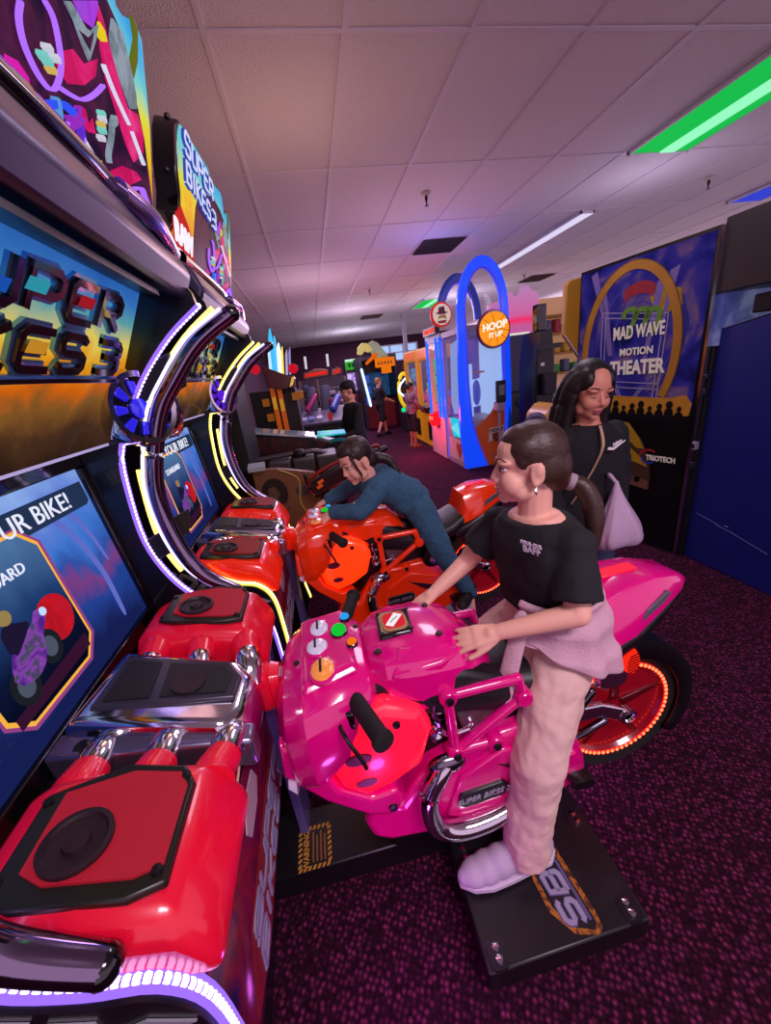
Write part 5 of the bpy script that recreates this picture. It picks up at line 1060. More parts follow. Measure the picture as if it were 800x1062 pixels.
def yellow_ride():
    T = thing('yellow_ride_seat', (2.25, 3.8, 0), 'low yellow ride shell with a grey wheel, half hidden behind the woman', 'arcade ride')
    Yl = mat('ride_yellow', 'b88410', .4, coat=.4, noise=.1)
    MB().prism([(2.22, .80), (2.26, 1.0), (2.34, 1.08), (2.42, 1.1), (2.42, .4), (2.24, .4)], 'y', 3.6, 4.0).build('shell', Yl, T, bevel=.03)
    MB().cone([(.10, 0), (.11, .03), (.08, .06), (.03, .06), (0, .05)], (2.17, 3.65, .93), (-.6, -1, 0), 24).build('wheel', mat('wheel_purple_grey', '4a4260', .4), T)
    MB().bx(2.12, 2.42, 3.55, 4.0, 0, .4).build('base', BLACK, T)
    MB().bx(2.14, 2.18, 3.62, 3.7, .4, .9).build('fork', DGREY, T)
yellow_ride()
# ================================================================== left side beyond the second cabinet
def atv_game():
    T = thing('shooting_game', (-.3, 3.2, 0), 'brown-panelled shooting game right behind the second motorcycle cabinet', 'arcade machine')
    br = mat('brown_print', '7a4c34', .5, noise=.35, nscale=3, emit='7a4c34', es=.06)
    MB().prism([(-.75, .02), (-.08, .02), (-.08, .72), (-.04, .86), (-.10, .93), (-.36, 1.0), (-.72, 1.03)], 'y', 3.0, 3.06).build('side_panel', br, T)
    MB().bx(-.75, -.10, 3.06, 3.75, .02, .86).build('body', BLACK, T)
    sk = MB().prism(arcpts((-.42, .81), .10, 0, 350, 20, .125), 'y', 2.992, 3.0).build('round_print', mat('print_dark_brown', '2a1a16', .6, noise=.8, nscale=25), T)
    MB().prism([(-.46, .86), (-.41, .87), (-.38, .80), (-.42, .74), (-.47, .79)], 'y', 2.987, 2.993).build('print_detail', mat('print_tan', '6a4a3a', .6), sk)
    for a, b in (((-.45, .62), (-.36, .72)), ((-.41, .60), (-.32, .70))): MB().caps((a[0], 2.99, a[1]), .008, (b[0], 2.99, b[1]), .008, 8).build('print_stroke', mat('print_tan', '6a4a3a', .6), T)
    MB().super([(2.985, -.20, .80, .055, .04, 2), (3.0, -.20, .80, .06, .045, 2)], 'y', 18).build('grey_boss', mat('boss_grey', '4a4850', .4), T)
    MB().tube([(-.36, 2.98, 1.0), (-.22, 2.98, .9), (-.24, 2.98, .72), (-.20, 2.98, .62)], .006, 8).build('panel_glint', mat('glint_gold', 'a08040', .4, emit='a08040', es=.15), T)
    MB().bx(-1.25, -.55, 3.0, 3.6, .02, 1.75).build('screen_cabinet', mat('booth_charcoal', '121016', .5), T)
    MB().obox((-.50, 2.94, 1.05), (.06, 0, 0), (0, .035, .012), (0, 0, .015)).build('pale_reader', mat('reader_pale', '9a9aa8', .3, emit='9aa0b8', es=.12), T)
    # mounted black and red guns
    gm = mat('gun_black', '18161a', .35, noise=.2); rd = mat('gun_red', '8a1c18', .35)
    for k, (o, s) in enumerate(((V(.02, 2.86, .86), 1), (V(.30, 3.25, .86), .95))):
        g = MB()
        g.obox(o+V(0, 0, .03), V(.15, 0, .07)*s, V(0, .045, 0)*s, V(-.025, 0, .055)*s)
        bd_ = g.build('gun_body', gm, T, bevel=.015, seg=2)
        MB().obox(o+V(0, -.048*s, .035), V(.12, 0, .056)*s, V(0, .006, 0), V(-.012, 0, .028)*s).build('gun_panel', DGREY, bd_, bevel=.004)
        MB().tube([o+V(-.16, -.03, .0)*s, o+V(-.13, -.03, .075)*s, o+V(.13, -.03, .175)*s, o+V(.19, -.03, .15)*s], .014, 8).build('gun_red_guard', rd, bd_)
        MB().tube([o+V(-.16, -.03, -.02)*s, o+V(-.12, -.03, -.06)*s, o+V(.10, -.03, .01)*s], .014, 8).build('gun_red_guard', rd, bd_)
        for i in range(2): MB().obox(o+V(-.085+.012*i, -.055, .0+.035*i)*s, V(.022, 0, .01), V(0, .006, 0), V(-.004, 0, .011)).build('gun_button', mat('gun_orange', 'd05018', .4, emit='d05018', es=.25), bd_, bevel=.003)
        MB().caps(o+V(.14, 0, .10)*s, .03*s, o+V(.24, .0, .13)*s, .026*s, 10).build('gun_muzzle', gm, bd_)
        MB().caps(o+V(-.17, 0, .02)*s, .014, o+V(-.18, 0, .09)*s, .014, 10).build('gun_handle', BLACK, bd_)
        MB().cyl(o+V(0, .02, -.06), (o.x, o.y+.02, .0), .04*s).build('gun_stand', BLACK, T)
    # row of dark seats and shrouds behind
    for i, x in enumerate((-.46, -.26, -.06)): MB().bx(x, x+.18, 3.25, 3.6, .86, 1.0).build('shroud', mat('shroud_grey', '3c3836', .5, noise=.3), T, bevel=.015)
    MB().tube([(-.56, 3.4, 1.02), (-.1, 3.4, 1.03), (.05, 3.4, .98)], .02, 10).build('shroud_rail', mat('rail_grey', '5a565c', .35, .6), T)
    MB().cone([(.06, 0), (.065, .03), (.03, .06), (0, .06)], (-.20, 3.4, 1.0), (0, 0, 1), 16).build('knob', BLACK, T)
atv_game()
def flame_game():
    T = thing('glass_top_game', (-.25, 4.1, 0), 'low dark game with a flame printed side and pale glass top, behind the brown-panelled game', 'arcade machine')
    MB().prism([(-.70, 0), (.15, 0), (.20, .85), (.16, 1.00), (-.02, 1.06), (-.64, 1.19), (-.72, 1.0)], 'y', 3.9, 4.15).build('body', art('flame_print', [(0, '100a0c'), (.42, '1c1014'), (.5, '501418'), (.58, '281418'), (.7, '5a4038'), (1, '181014')], 7, None, es=0, rough=.4), T, bevel=.02)
    MB().faces([[(-.64, 3.88, 1.195), (-.05, 3.88, 1.07), (-.05, 4.15, 1.08), (-.64, 4.15, 1.205)], [(-.64, 3.88, 1.215), (-.05, 3.88, 1.088), (-.05, 4.15, 1.098), (-.64, 4.15, 1.225)]]).build('glass_top', mat('glass_top_pale', '98a0b0', .1, coat=1, emit='a0a8c0', es=.12), T)
    MB().faces([[(-.02, 3.89, 1.07), (.26, 3.92, 1.06), (.26, 4.12, 1.07), (-.02, 4.15, 1.085)], [(-.02, 3.89, 1.085), (.26, 3.92, 1.075), (.26, 4.12, 1.085), (-.02, 4.15, 1.10)]]).build('lit_top', art('lit_top', [(0, '2060c0'), (.45, '30c0e0'), (.55, '30e080'), (.7, '3080ff'), (1, '80e0ff')], 4, None, es=.8), T)
    MB().super([(3.86, .16, .95, .12, .06, 2.2), (3.95, .16, .96, .14, .07, 2.2)], 'y', 20).build('black_cushion', mat('cushion_black', '141216', .35), T)
flame_game()
def neon_tower():
    T = thing('neon_blade_game', (-.38, 5.1, 0), 'tall game with upright white and blue neon blades over two orange posts', 'arcade machine')
    y = 5.0
    MB().prism([(-.52, 1.83), (-.26, 1.70), (-.17, 1.66), (-.19, 1.56), (-.30, 1.54), (-.42, 1.56), (-.49, 1.60)], 'y', y-.12, y+.3).build('wedge', mat('wedge_maroon', '5a2024', .35, coat=.3), T, bevel=.012)
    for i in range(2): MB().caps((-.235+.022*i, y-.13, 1.57+.01*i), .007, (-.195+.022*i, y-.13, 1.66+.01*i), .007, 8).build('gold_bar', glow('bar_gold', 'f0c860', .8), T)
    for x, h, c, w in ((-.42, .38, 'c0e0ff', .022), (-.385, .50, '40b8f0', .026), (-.35, .42, '50c0f0', .020), (-.32, .34, 'ffffff', .026), (-.285, .30, 'ffe060', .014), (-.24, .26, 'a898c8', .014), (-.20, .28, '9088c0', .012)):
        MB().super([(1.70, x-.02, y+.05, w, w*.6, 2.5), (1.72+h*.8, x+.02, y+.05, w*.95, w*.6, 2.5), (1.72+h, x+.035, y+.05, w*.3, w*.3, 2.5)], 'z', 12).build('neon_blade', glow('blade_'+c, c, 1.1), T)
    for x in (-.60, -.17): MB().ell((x, y-.05, 1.80-.04*(x > -.3)), (.06, .06, .055), 14, 8).build('red_lamp', glow('red_lamp', 'd01830', .8), T)
    for i in range(2):
        x = -.46+.08*i; MB().obox((x, y-.02, 1.16), (.027, 0, 0), (0, .03, 0), (.0, 0, .42)).build('orange_post', mat('post_orange', 'd86810', .4, emit='d86010', es=.2), T, bevel=.004)
        MB().obox((x-.0, y-.053, 1.40-.03*i), (.02, 0, 0), (0, .004, 0), (0, 0, .07)).build('yellow_tag', mat('tag_yellow', 'd8b828', .4, emit='d8b828', es=.25), T)
    MB().bx(-.75, -.20, y+.1, y+.7, .02, 1.55).build('body', mat('tower_dark', '161218', .5, noise=.4), T)
    for x, z in ((-.58, 1.42), (-.22, 1.45), (-.16, 1.46), (-.56, 1.24)): MB().bx(x-.03, x+.05, y-.0, y+.1, z-.05, z+.04).build('amber_block', mat('amber_block', 'a86818', .5, emit='a86818', es=.2), T, bevel=.008)
neon_tower()
def side_screen():
    T = thing('video_game_cabinet', (-.75, 4.55, 0), 'upright game with a dim reflective screen beside the yellow-lit cabinet, left of the orange posts', 'arcade machine')
    MB().bx(-1.3, -.62, 4.3, 4.9, .02, 1.0).build('base', mat('booth_charcoal', '121016', .5), T)
    MB().bx(-1.3, -.80, 4.3, 4.9, 1.0, 2.0).build('back', mat('booth_charcoal', '121016', .5), T)
    MB().faces([[(-.80, 4.33, 1.12), (-.80, 4.87, 1.12), (-.84, 4.87, 1.78), (-.84, 4.33, 1.78)], [(-.77, 4.33, 1.12), (-.77, 4.87, 1.12), (-.81, 4.87, 1.78), (-.81, 4.33, 1.78)]]).build('screen', art('dim_screen', [(0, '181420'), (.45, '3c3840'), (.6, '6a5a60'), (.75, '508090'), (1, '302838')], 6, None, es=.5), T)
    MB().bx(-.80, -.74, 4.27, 4.33, 1.0, 1.9).build('bezel', mat('bezel_grey_lit', '6a6470', .35, .5), T)
    MB().bx(-.80, -.62, 4.3, 4.9, 1.0, 1.1).build('control_panel', mat('panel_maroon', '5a2030', .4), T)
side_screen()
def chair(x, y, rz, label):
    rz0 = rz; x0_, y0_ = x, y
    T = thing('plastic_chair', (x, y, 0), label, 'chair')
    O = mat('chair_orange', 'd05818', .45, emit='d05010', es=.08)
    MB().bx(x-.2, x+.2, y-.2, y+.2, .44, .48).build('seat', O, T, bevel=.02)
    rg = [[(x-.2+.02*k, y+.19+.02*k, .48+.12*k), (x+.2-.02*k, y+.19+.02*k, .48+.12*k), (x+.2-.02*k, y+.22+.02*k, .48+.12*k), (x-.2+.02*k, y+.22+.02*k, .48+.12*k)] for k in range(5)]
    MB().faces(rg).build('backrest', O, T, bevel=.02)
    for dx in (-.17, .17):
        for dy in (-.17, .17): MB().cyl((x+dx, y+dy, .44), (x+dx*1.15, y+dy*1.15, 0), .014).build('leg', DGREY, T)
    T.rotation_euler.z = rz
chair(-.46, 10.6, .3, 'orange plastic chair at the foot of the orange posts')
def clutter():
    T = thing('gun_game_console', (.05, 6.6, 0), 'cluttered dark gun game console left of the man in the cap', 'arcade machine')
    MB().bx(-.35, .55, 6.4, 7.1, .02, .92).build('base', mat('console_charcoal', '1c181e', .5, noise=.4), T)
    MB().faces([[(-.35, 6.35, .92), (.55, 6.35, .92), (.55, 7.1, 1.1), (-.35, 7.1, 1.1)], [(-.35, 6.35, .96), (.55, 6.35, .96), (.55, 7.1, 1.14), (-.35, 7.1, 1.14)]]).build('control_panel', mat('panel_grey_violet', '4a4458', .4, noise=.4, nscale=12), T)
    for i, (x, c) in enumerate(((-.2, '8890b0'), (-.08, '5868a0'), (.05, 'a0a0b8'))): MB().obox((x, 6.5, 1.02), (.045, 0, 0), (0, .06, .015), (0, 0, .02)).build('button_panel', mat('btnp_'+c, c, .4, emit=c, es=.12), T)
    MB().caps((-.12, 6.8, 1.15), .05, (.05, 6.9, 1.36), .03, 10).build('gun_magenta', mat('gun_magenta', 'a02868', .4), T)
    MB().caps((.30, 6.7, 1.12), .07, (.42, 6.9, 1.28), .06, 10).build('gun_blue', mat('gun_blue', '243c88', .4), T)
    MB().caps((.22, 6.45, 1.0), .035, (.22, 6.45, 1.06), .035, 12).build('red_button', glow('btn_red_dim', 'c02830', .5), T)
    for x in (-.3, -.05, .2): MB().super([(1.1, x, 7.0, .1, .05, 3), (1.5, x+.03, 7.05, .08, .05, 3)], 'z', 12).build('backrest', mat('back_slate', '3a3c50', .5), T)
    for z in (1.18, 1.24): MB().bx(.25, .5, 6.95, 7.05, z, z+.035).build('red_tray', mat('tray_red', '8a2028', .5), T)
clutter()
# ================================================================== people
def rotm(f, u):
    f = Vector(f).normalized(); l = Vector(u).cross(f).normalized(); u = f.cross(l)
    return Matrix(((f.x, l.x, u.x), (f.y, l.y, u.y), (f.z, l.z, u.z)))
def head_prims(mb, c, R, s, neck, nose=.0, chub=0):
    P = lambda x, y, z: c+R @ V(x, y, z)*s
    E_ = lambda x, y, z, a, b, d: mb.ell(P(x, y, z), (a*s, b*s, d*s), 18, 12, R)
    E_(-.012, 0, .032, .094, .076, .085); E_(.028, 0, -.03, .058, .058, .078); E_(.038, 0, -.078, .040, .040, .030); E_(.066, 0, -.094, .018, .020, .016)
    if chub: E_(.036, 0, .040, .046, .058, .052); E_(.045, .036, -.045, .034, .030, .036); E_(.045, -.036, -.045, .034, .030, .036)
    for y in (1, -1):
        E_(.05, .034*y, -.032, .033, .026, .034); E_(.062, .032*y, .022, .024, .026, .012); E_(.085, .013*y, -.036, .012, .009, .009); E_(.02, .045*y, -.07, .03, .018, .024)
        # ears
        E_(-.012, .078*y, -.012, .022, .007, .033); E_(-.018, .084*y, .002, .014, .006, .020); E_(-.005, .080*y, -.036, .010, .007, .012)
    mb.caps(P(.078, 0, .008), .009*s, P(.1+.0-nose, 0, -.026), .0115*s)
    E_(.083, 0, -.060, .011, .021, .0065); E_(.079, 0, -.070, .011, .018, .0065); E_(.072, 0, -.05, .018, .026, .014)
    mb.caps(P(-.025, 0, -.06), .050*s, neck, .050*s)
def face_parts(T, c, R, s, eye='3a2418', brow='2a1a14', lip='b86070', closed=False):
    P = lambda x, y, z: c+R @ V(x, y, z)*s
    for y in (1, -1):
        if not closed:
            e = MB().ell(P(.070, .032*y, .004), (.0115*s, .0135*s, .0075*s), 14, 10, R).build('eye', mat('eye_white', 'd8ccd0', .25), T)
            MB().ell(P(.0795, .0325*y, .004), (.0045*s, .0062*s, .0068*s), 12, 8, R).build('iris', mat('iris_'+eye, eye, .15), e)
        q = [P(.0725, .046*y, .006), P(.080, .040*y, .0125), P(.0835, .031*y, .014), P(.080, .020*y, .009)] if not closed else [P(.0725, .046*y, .002), P(.080, .040*y, -.003), P(.083, .031*y, -.004), P(.080, .020*y, -.001)]
        MB().tube(q, [.0012*s, .0018*s, .0018*s, .0012*s], 8).build('eyelashes', mat('lash_'+brow, brow, .6), T)
        MB().tube([P(.066, .054*y, .028), P(.079, .042*y, .036), P(.086, .028*y, .034), P(.086, .017*y, .029)], [.0012*s, .0022*s, .0026*s, .002*s], 8).build('eyebrow', mat('brow_'+brow, brow, .7), T)
    l = MB(); l.ell(P(.0855, 0, -.0595), (.0095*s, .0205*s, .0058*s), 16, 8, R).ell(P(.082, 0, -.0700), (.0095*s, .018*s, .0062*s), 16, 8, R); l.build('lips', mat('lips_'+lip, lip, .4), T)
def hand_prims(mb, w, d, n, s, side, curl=.25, spread=.1, thumb=.7):
    """w wrist, d along the fingers, n out of the back of the hand, side +1 when the thumb is along d x n"""
    d, n = Vector(d).normalized(), Vector(n); n = (n-d*n.dot(d)).normalized(); x = d.cross(n)*side
    mb.caps(w, .021*s, w+d*.03*s, .024*s)
    for k in (-1.5, -.5, .5, 1.5): mb.caps(w+d*.018*s+x*k*.010*s, .0155*s, w+d*.078*s+x*k*.0175*s, .0125*s, 10)
    for k, L in ((1.5, .078), (.5, .088), (-.5, .082), (-1.5, .064)):
        p = w+d*.076*s+x*k*.0178*s; dd = (d+x*k*spread).normalized(); r = (.0098 if k > -1 else .0086)*s; a = curl*.6
        for fr in (.45, .32, .26):
            dv = dd*math.cos(a)-n*math.sin(a); q = p+dv*L*fr*s; mb.caps(p, r, q, r*.93, 10); p = q; r *= .93; a += curl
    p = w+d*.022*s+x*.020*s-n*.006*s; a = thumb
    for L, r in ((.040, .0135), (.032, .0115), (.026, .0100)):
        dv = (d*math.cos(a)+x*math.sin(a)-n*.18).normalized(); q = p+dv*L*s; mb.caps(p, r*s, q, r*.9*s, 10); p = q; a *= .72
def ell_ring(c, lat, fwd, a, b, n=20, e=2.3):
    out = []
    for i in range(n):
        t = 2*math.pi*i/n; ct, st = math.cos(t), math.sin(t)
        out.append(c+lat*a*math.copysign(abs(ct)**(2/e), ct)+fwd*b*math.copysign(abs(st)**(2/e), st))
    return out
def torso_prims(mb, J, s, k=0, lo=-.02, hipw=.155, waist=.125, chest=.15, dep=1., end=1.0):
    lp = (J['hipL']-J['hipR']).normalized(); ls = (J['shL']-J['shR']).normalized(); up = (J['neck']-J['pelvis']).normalized()
    L = (J['neck']-J['pelvis']).length; rings = []
    sh = (J['shL']-J['shR']).length/2
    spec = [(lo, hipw, .105), (.10, hipw*1.01, .11), (.30, (hipw+waist)/2, .10), (.45, waist, .095), (.62, (waist+chest)/2, .102), (.78, chest, .105), (.90, max(chest*.93, sh*.92/s), .085), (1.0, .085, .06)]
    if end < 1: spec[-1] = (end, .100, .066)
    spec = [q for q in spec if q[0] >= lo]; spec = spec if spec[0][0] == lo else [(lo, waist, .098)]+spec
    for t, w, d in spec:
        c = J['pelvis'].lerp(J['waist'], min(1, max(t, 0)/.45)) if t <= .45 else J['waist'].lerp(J['neck'], (t-.45)/.55)
        if t < 0: c = J['pelvis']+up*t*L
        lat = lp.lerp(ls, min(1, max(0, t))).normalized(); f = lat.cross(up).normalized()
        rings.append(ell_ring(c, lat, f, w*s+k, d*s*dep+k))
    mb.faces(rings)
def limb(mb, a, b, c, r, k=0):
    mb.chain([a, b, c], [r[0]+k, r[1]+k, r[2]+k])
def make_body(T, J, s, skinm, R, hs, hands, voxel, leg=(.075, .052, .036), arm=(.042, .034, .024), tw={}, nose=.0, chub=0):
    b = MB()
    torso_prims(b, J, s, **tw)
    head_prims(b, J['head'], R, hs, J['neck']+V(0, 0, -.01), nose, chub)
    for q in 'LR':
        b.caps(J['neck']-V(0, 0, .03)*s, .045*s, J['sh'+q], .04*s)
        limb(b, J['sh'+q], J['el'+q], J['wr'+q], [v*s for v in arm])
        limb(b, J['hip'+q], J['kn'+q], J['an'+q], [v*s for v in leg])
        b.caps(J['an'+q], .034*s, J['an'+q].lerp(J['toe'+q], .75), .028*s)
        h = hands[q]; hand_prims(b, J['wr'+q], h[0], h[1], s*h[2], h[3], *h[4:])
    return blob(b, 'body', skinm, T, voxel, 3)
SKIN = mat('skin_fair', 'eab09c', .5, noise=.06, nscale=15); SKIN.node_tree.nodes['Principled BSDF'].inputs['Subsurface Weight'].default_value = .12; SKIN.node_tree.nodes['Principled BSDF'].inputs['Subsurface Radius'].default_value = (.02, .008, .005)
SKINW = mat('skin_tan', 'd08c74', .5, noise=.06, nscale=15)
HAIRB = mat('hair_brown', '382219', .42, noise=.45, nscale=170, bump=.18, bscale=260, stretch=(.12, 1, 1))
HAIRD = mat('hair_black', '120c0e', .45, noise=.4, nscale=120, bump=.15, bscale=220, stretch=(1, 1, .12))
BLK = mat('cotton_black', '131118', .85, noise=.15, nscale=30, bump=.15, bscale=300)
def shoe(T, an, toe, up, s, m, sole, name='shoe'):
    d = (toe-an); d = (d-up*d.dot(up)).normalized(); x = d.cross(up); b = MB(); base = an-up*.055*s
    for f, w, h in ((-.045, .032, .058), (.0, .036, .064), (.04, .038, .056), (.08, .040, .046), (.12, .041, .038), (.155, .037, .032), (.18, .024, .024)):
        b.ell(base+d*f*s+up*h*s*.55, (w*1.15*s, w*s, h*s), 16, 10, rotm(d, up))
    b.caps(an-up*.03*s, .044*s, an+up*.03*s, .043*s)
    o = blob(b, name, m, T, .0045*max(s, .8), 3)
    c = MB(); rings = []
    for h in (0, .018):
        r = []
        for f, w in ((-.085, .012), (-.06, .034), (0, .037), (.06, .042), (.12, .044), (.17, .034), (.205, .010)): r.append(base+d*f*s+x*w*s+up*(h-.012)*s)
        for f, w in reversed(((-.085, .012), (-.06, .034), (0, .037), (.06, .042), (.12, .044), (.17, .034), (.205, .010))): r.append(base+d*f*s-x*w*s+up*(h-.012)*s)
        rings.append(r)
    c.faces(rings).build('sole', sole, o, bevel=.003)
    return o
# ------------------------------------------------------------------ girl on the pink motorbike
def girl():
    s = .82; HS = .88
    T = thing('person', (.55, .88, 0), 'girl in black t-shirt and pale trousers riding the pink motorbike, hair in a ponytail', 'person')
    J = dict(pelvis=V(.575, .90, .80), waist=V(.56, .895, .97), neck=V(.535, .90, 1.195), head=V(.512, .905, 1.328),
        shL=V(.575, .785, 1.135), elL=V(.545, .715, .985), wrL=V(.368, .775, .935), shR=V(.485, 1.015, 1.125), elR=V(.40, 1.075, .985), wrR=V(.275, 1.035, .925),
        hipL=V(.575, .82, .79), knL=V(.445, .705, .53), anL=V(.395, .685, .235), toeL=V(.25, .68, .18),
        hipR=V(.565, .98, .79), knR=V(.37, 1.07, .60), anR=V(.42, 1.10, .30), toeR=V(.28, 1.1, .25))
    R = rotm((-.95, .27, -.03), (.06, 0, 1))
    hands = {'L': (V(-.93, .26, -.18), V(.05, -.55, .8), 1.0, -1, .22, .10, .5), 'R': (V(-.86, -.38, -.22), V(-.1, .1, 1), 1.0, 1, .38, .12, .5)}
    make_body(T, J, s, SKIN, R, HS, hands, .0038, (.085, .06, .04), (.046, .038, .026), dict(hipw=.16, waist=.14, chest=.15), nose=.006, chub=1)
    face_parts(T, J['head'], R, HS, brow='5a3a2c', lip='c87880')
    P = lambda x, y, z: J['head']+R @ V(x, y, z)*HS
    # hair drawn back into a ponytail
    h = MB()
    E_ = lambda x, y, z, a, b, d: h.ell(P(x, y, z), V(a, b, d)*HS, 24, 14, R)
    E_(-.026, 0, .042, .095, .082, .088); E_(-.070, 0, -.010, .060, .068, .074); E_(.004, 0, .080, .062, .060, .043)
    for y in (1, -1): E_(.002, .046*y, .055, .052, .034, .042); E_(-.045, .064*y, .0, .042, .018, .048); E_(.018, .060*y, .034, .026, .014, .034)
    E_(-.085, 0, -.05, .04, .045, .04)
    h.caps(P(-.10, -.0, -.055), .026, P(-.128, -.01, -.068), .018)
    blob(h, 'hair', HAIRB, T, .004, 4)
    pt = MB().tube([P(-.12, 0, -.062), P(-.158, .012, -.085), P(-.178, .025, -.135), P(-.182, .035, -.19), P(-.180, .04, -.25), P(-.178, .045, -.30)], [.016, .025, .027, .024, .017, .004], 18, 8, up=(.3, 1, .1)).build('ponytail', HAIRB, T)
    tie = P(-.126, .002, -.066); MB().cone([(.020, -.010), (.023, -.004), (.023, .006), (.020, .011)], tie, R @ V(-.8, .2, -.45), 16).build('hair_tie', mat('hair_tie_grey', '9a8490', .7), pt)
    MB().tube([P(-.006, .084, -.046), P(-.002, .090, -.056), P(-.006, .088, -.064)], .0032, 8).build('earring', CHROME, T)
    # t-shirt
    b = MB(); torso_prims(b, J, s, k=.016, lo=.33, end=.975, hipw=.165, waist=.155, chest=.158)
    for q in 'LR':
        b.caps(J['neck'].lerp(J['sh'+q], .26)-V(0, 0, .050), .05*s, J['sh'+q], .052*s)
        hem = J['sh'+q].lerp(J['el'+q], .80 if q == 'L' else .58)
        b.ell(J['sh'+q], .054, 16, 10).cyl(J['sh'+q], hem, .050, .060, 20)
    sh = blob(b, 't_shirt', BLK, T, .0055, 5, .012, .07)
    # chest print, wrapped on the left breast
    o = V(.0, 0, 0); lat = (J['shL']-J['shR']).normalized(); up = (J['neck']-J['waist']).normalized(); f = lat.cross(up).normalized()
    if f.x > 0: f = -f
    wm = mat('print_shirt_white', 'd0c8d8', .6)
    c0 = J['waist'].lerp(J['neck'], .80)+lat*.066+f*.104
    tx = (lat+f*-.30-up*.22).normalized()
    text('chest_print', 'FOUR OUR', .0125, wm, c0+up*.011, tx, up, sh, .004, sx=.85, bold=.0004)
    text('chest_print', 'BAFF', .026, wm, c0-up*.006, tx, up, sh, .004, sx=.78, bold=.0006)
    # trousers
    tr = mat('cotton_pale_pink', 'dcb8b0', .85, noise=.06, nscale=12, bump=.2, bscale=40)
    b = MB(); torso_prims(b, J, s, k=.012, lo=-.16, hipw=.165, waist=.14, chest=.1)
    for fr in ():
        pass
    b2 = MB()
    lp = (J['hipL']-J['hipR']).normalized(); up = V(0, 0, 1)
    rings = [ell_ring(J['pelvis']+up*z, lp, lp.cross(up), a, d) for z, a, d in ((-.07, .115, .095), (-.02, .145, .115), (.05, .14, .11), (.11, .128, .098))]
    b2.faces(rings)
    for q in 'LR':
        b2.chain([J['hip'+q], J['hip'+q].lerp(J['kn'+q], .5), J['kn'+q]+V(-.005, 0, .0), J['kn'+q].lerp(J['an'+q], .5), J['an'+q]+V(0, 0, .02)], [.090, .086, .074, .068, .066])
        b2.cyl(J['an'+q]+V(0, 0, .05), J['an'+q]+V(0, 0, -.040), .066, .070, 22)
    blob(b2, 'trousers', tr, T, .006, 5, .022, .075)
    # hooded top tied round the hips
    hm = mat('fleece_pink', 'c8a0b0', .95, noise=.08, nscale=20, bump=.3, bscale=120)
    W_ = lambda a, z, r: V(.585+r*.150*math.cos(a), .893+r*.145*math.sin(a), z)
    rings = []
    N = 40
    for i in range(N+1):
        a = math.radians(205+ (430-205)*i/N); t = i/N
        drop = .09+.15*math.sin(min(1, t*1.5)*math.pi/2)*(1 if t < .75 else max(.45, 1-(t-.75)*2))
        flare = .24*math.sin(t*math.pi)+.06
        wav = .055*math.sin(i*1.1)+.04*math.sin(i*.6+1)
        zt = .965-.01*math.cos(a)
        rings.append([W_(a, zt-drop*k-.010*math.sin(k*14+a*2.2)*k, .93+(.10+flare)*k**1.15+wav*k+.055*math.sin(k*15+a*1.7)*(1-.75*k)) for k in [q_/22 for q_ in range(23)]])
    g = MB().faces(rings, closed=False).build('tied_jumper', hm, T, solid=.012, sub=1)
    sl = [V(.452, .81, .965), V(.425, .785, .90), V(.40, .775, .83), V(.375, .765, .755), V(.355, .76, .70)]
    rg = []
    for i, p in enumerate(sl):
        w = (.03, .034, .036, .038, .040)[i]; rg.append([p+V(-.2, -.1, 0)*w*.4+V(.8, -.6, 0)*w, p+V(-.25, -.35, 0)*w, p-V(.8, -.6, 0)*w, p+V(.2, .3, 0)*w*.8])
    MB().faces(rg).build('hanging_sleeve', hm, g, sub=2)
    sm = mat('shoe_lilac_white', 'b8a8c0', .7, noise=.1, nscale=40, bump=.25, bscale=200)
    shoe(T, J['anL']-V(0, 0, .02), J['toeL'], V(0, 0, 1), 1.08, sm, mat('sole_white', 'c8bccc', .6))
    shoe(T, J['anR']-V(0, 0, .02), J['toeR'], V(0, 0, 1), 1.08, sm, mat('sole_white', 'c8bccc', .6))
    return T
girl()
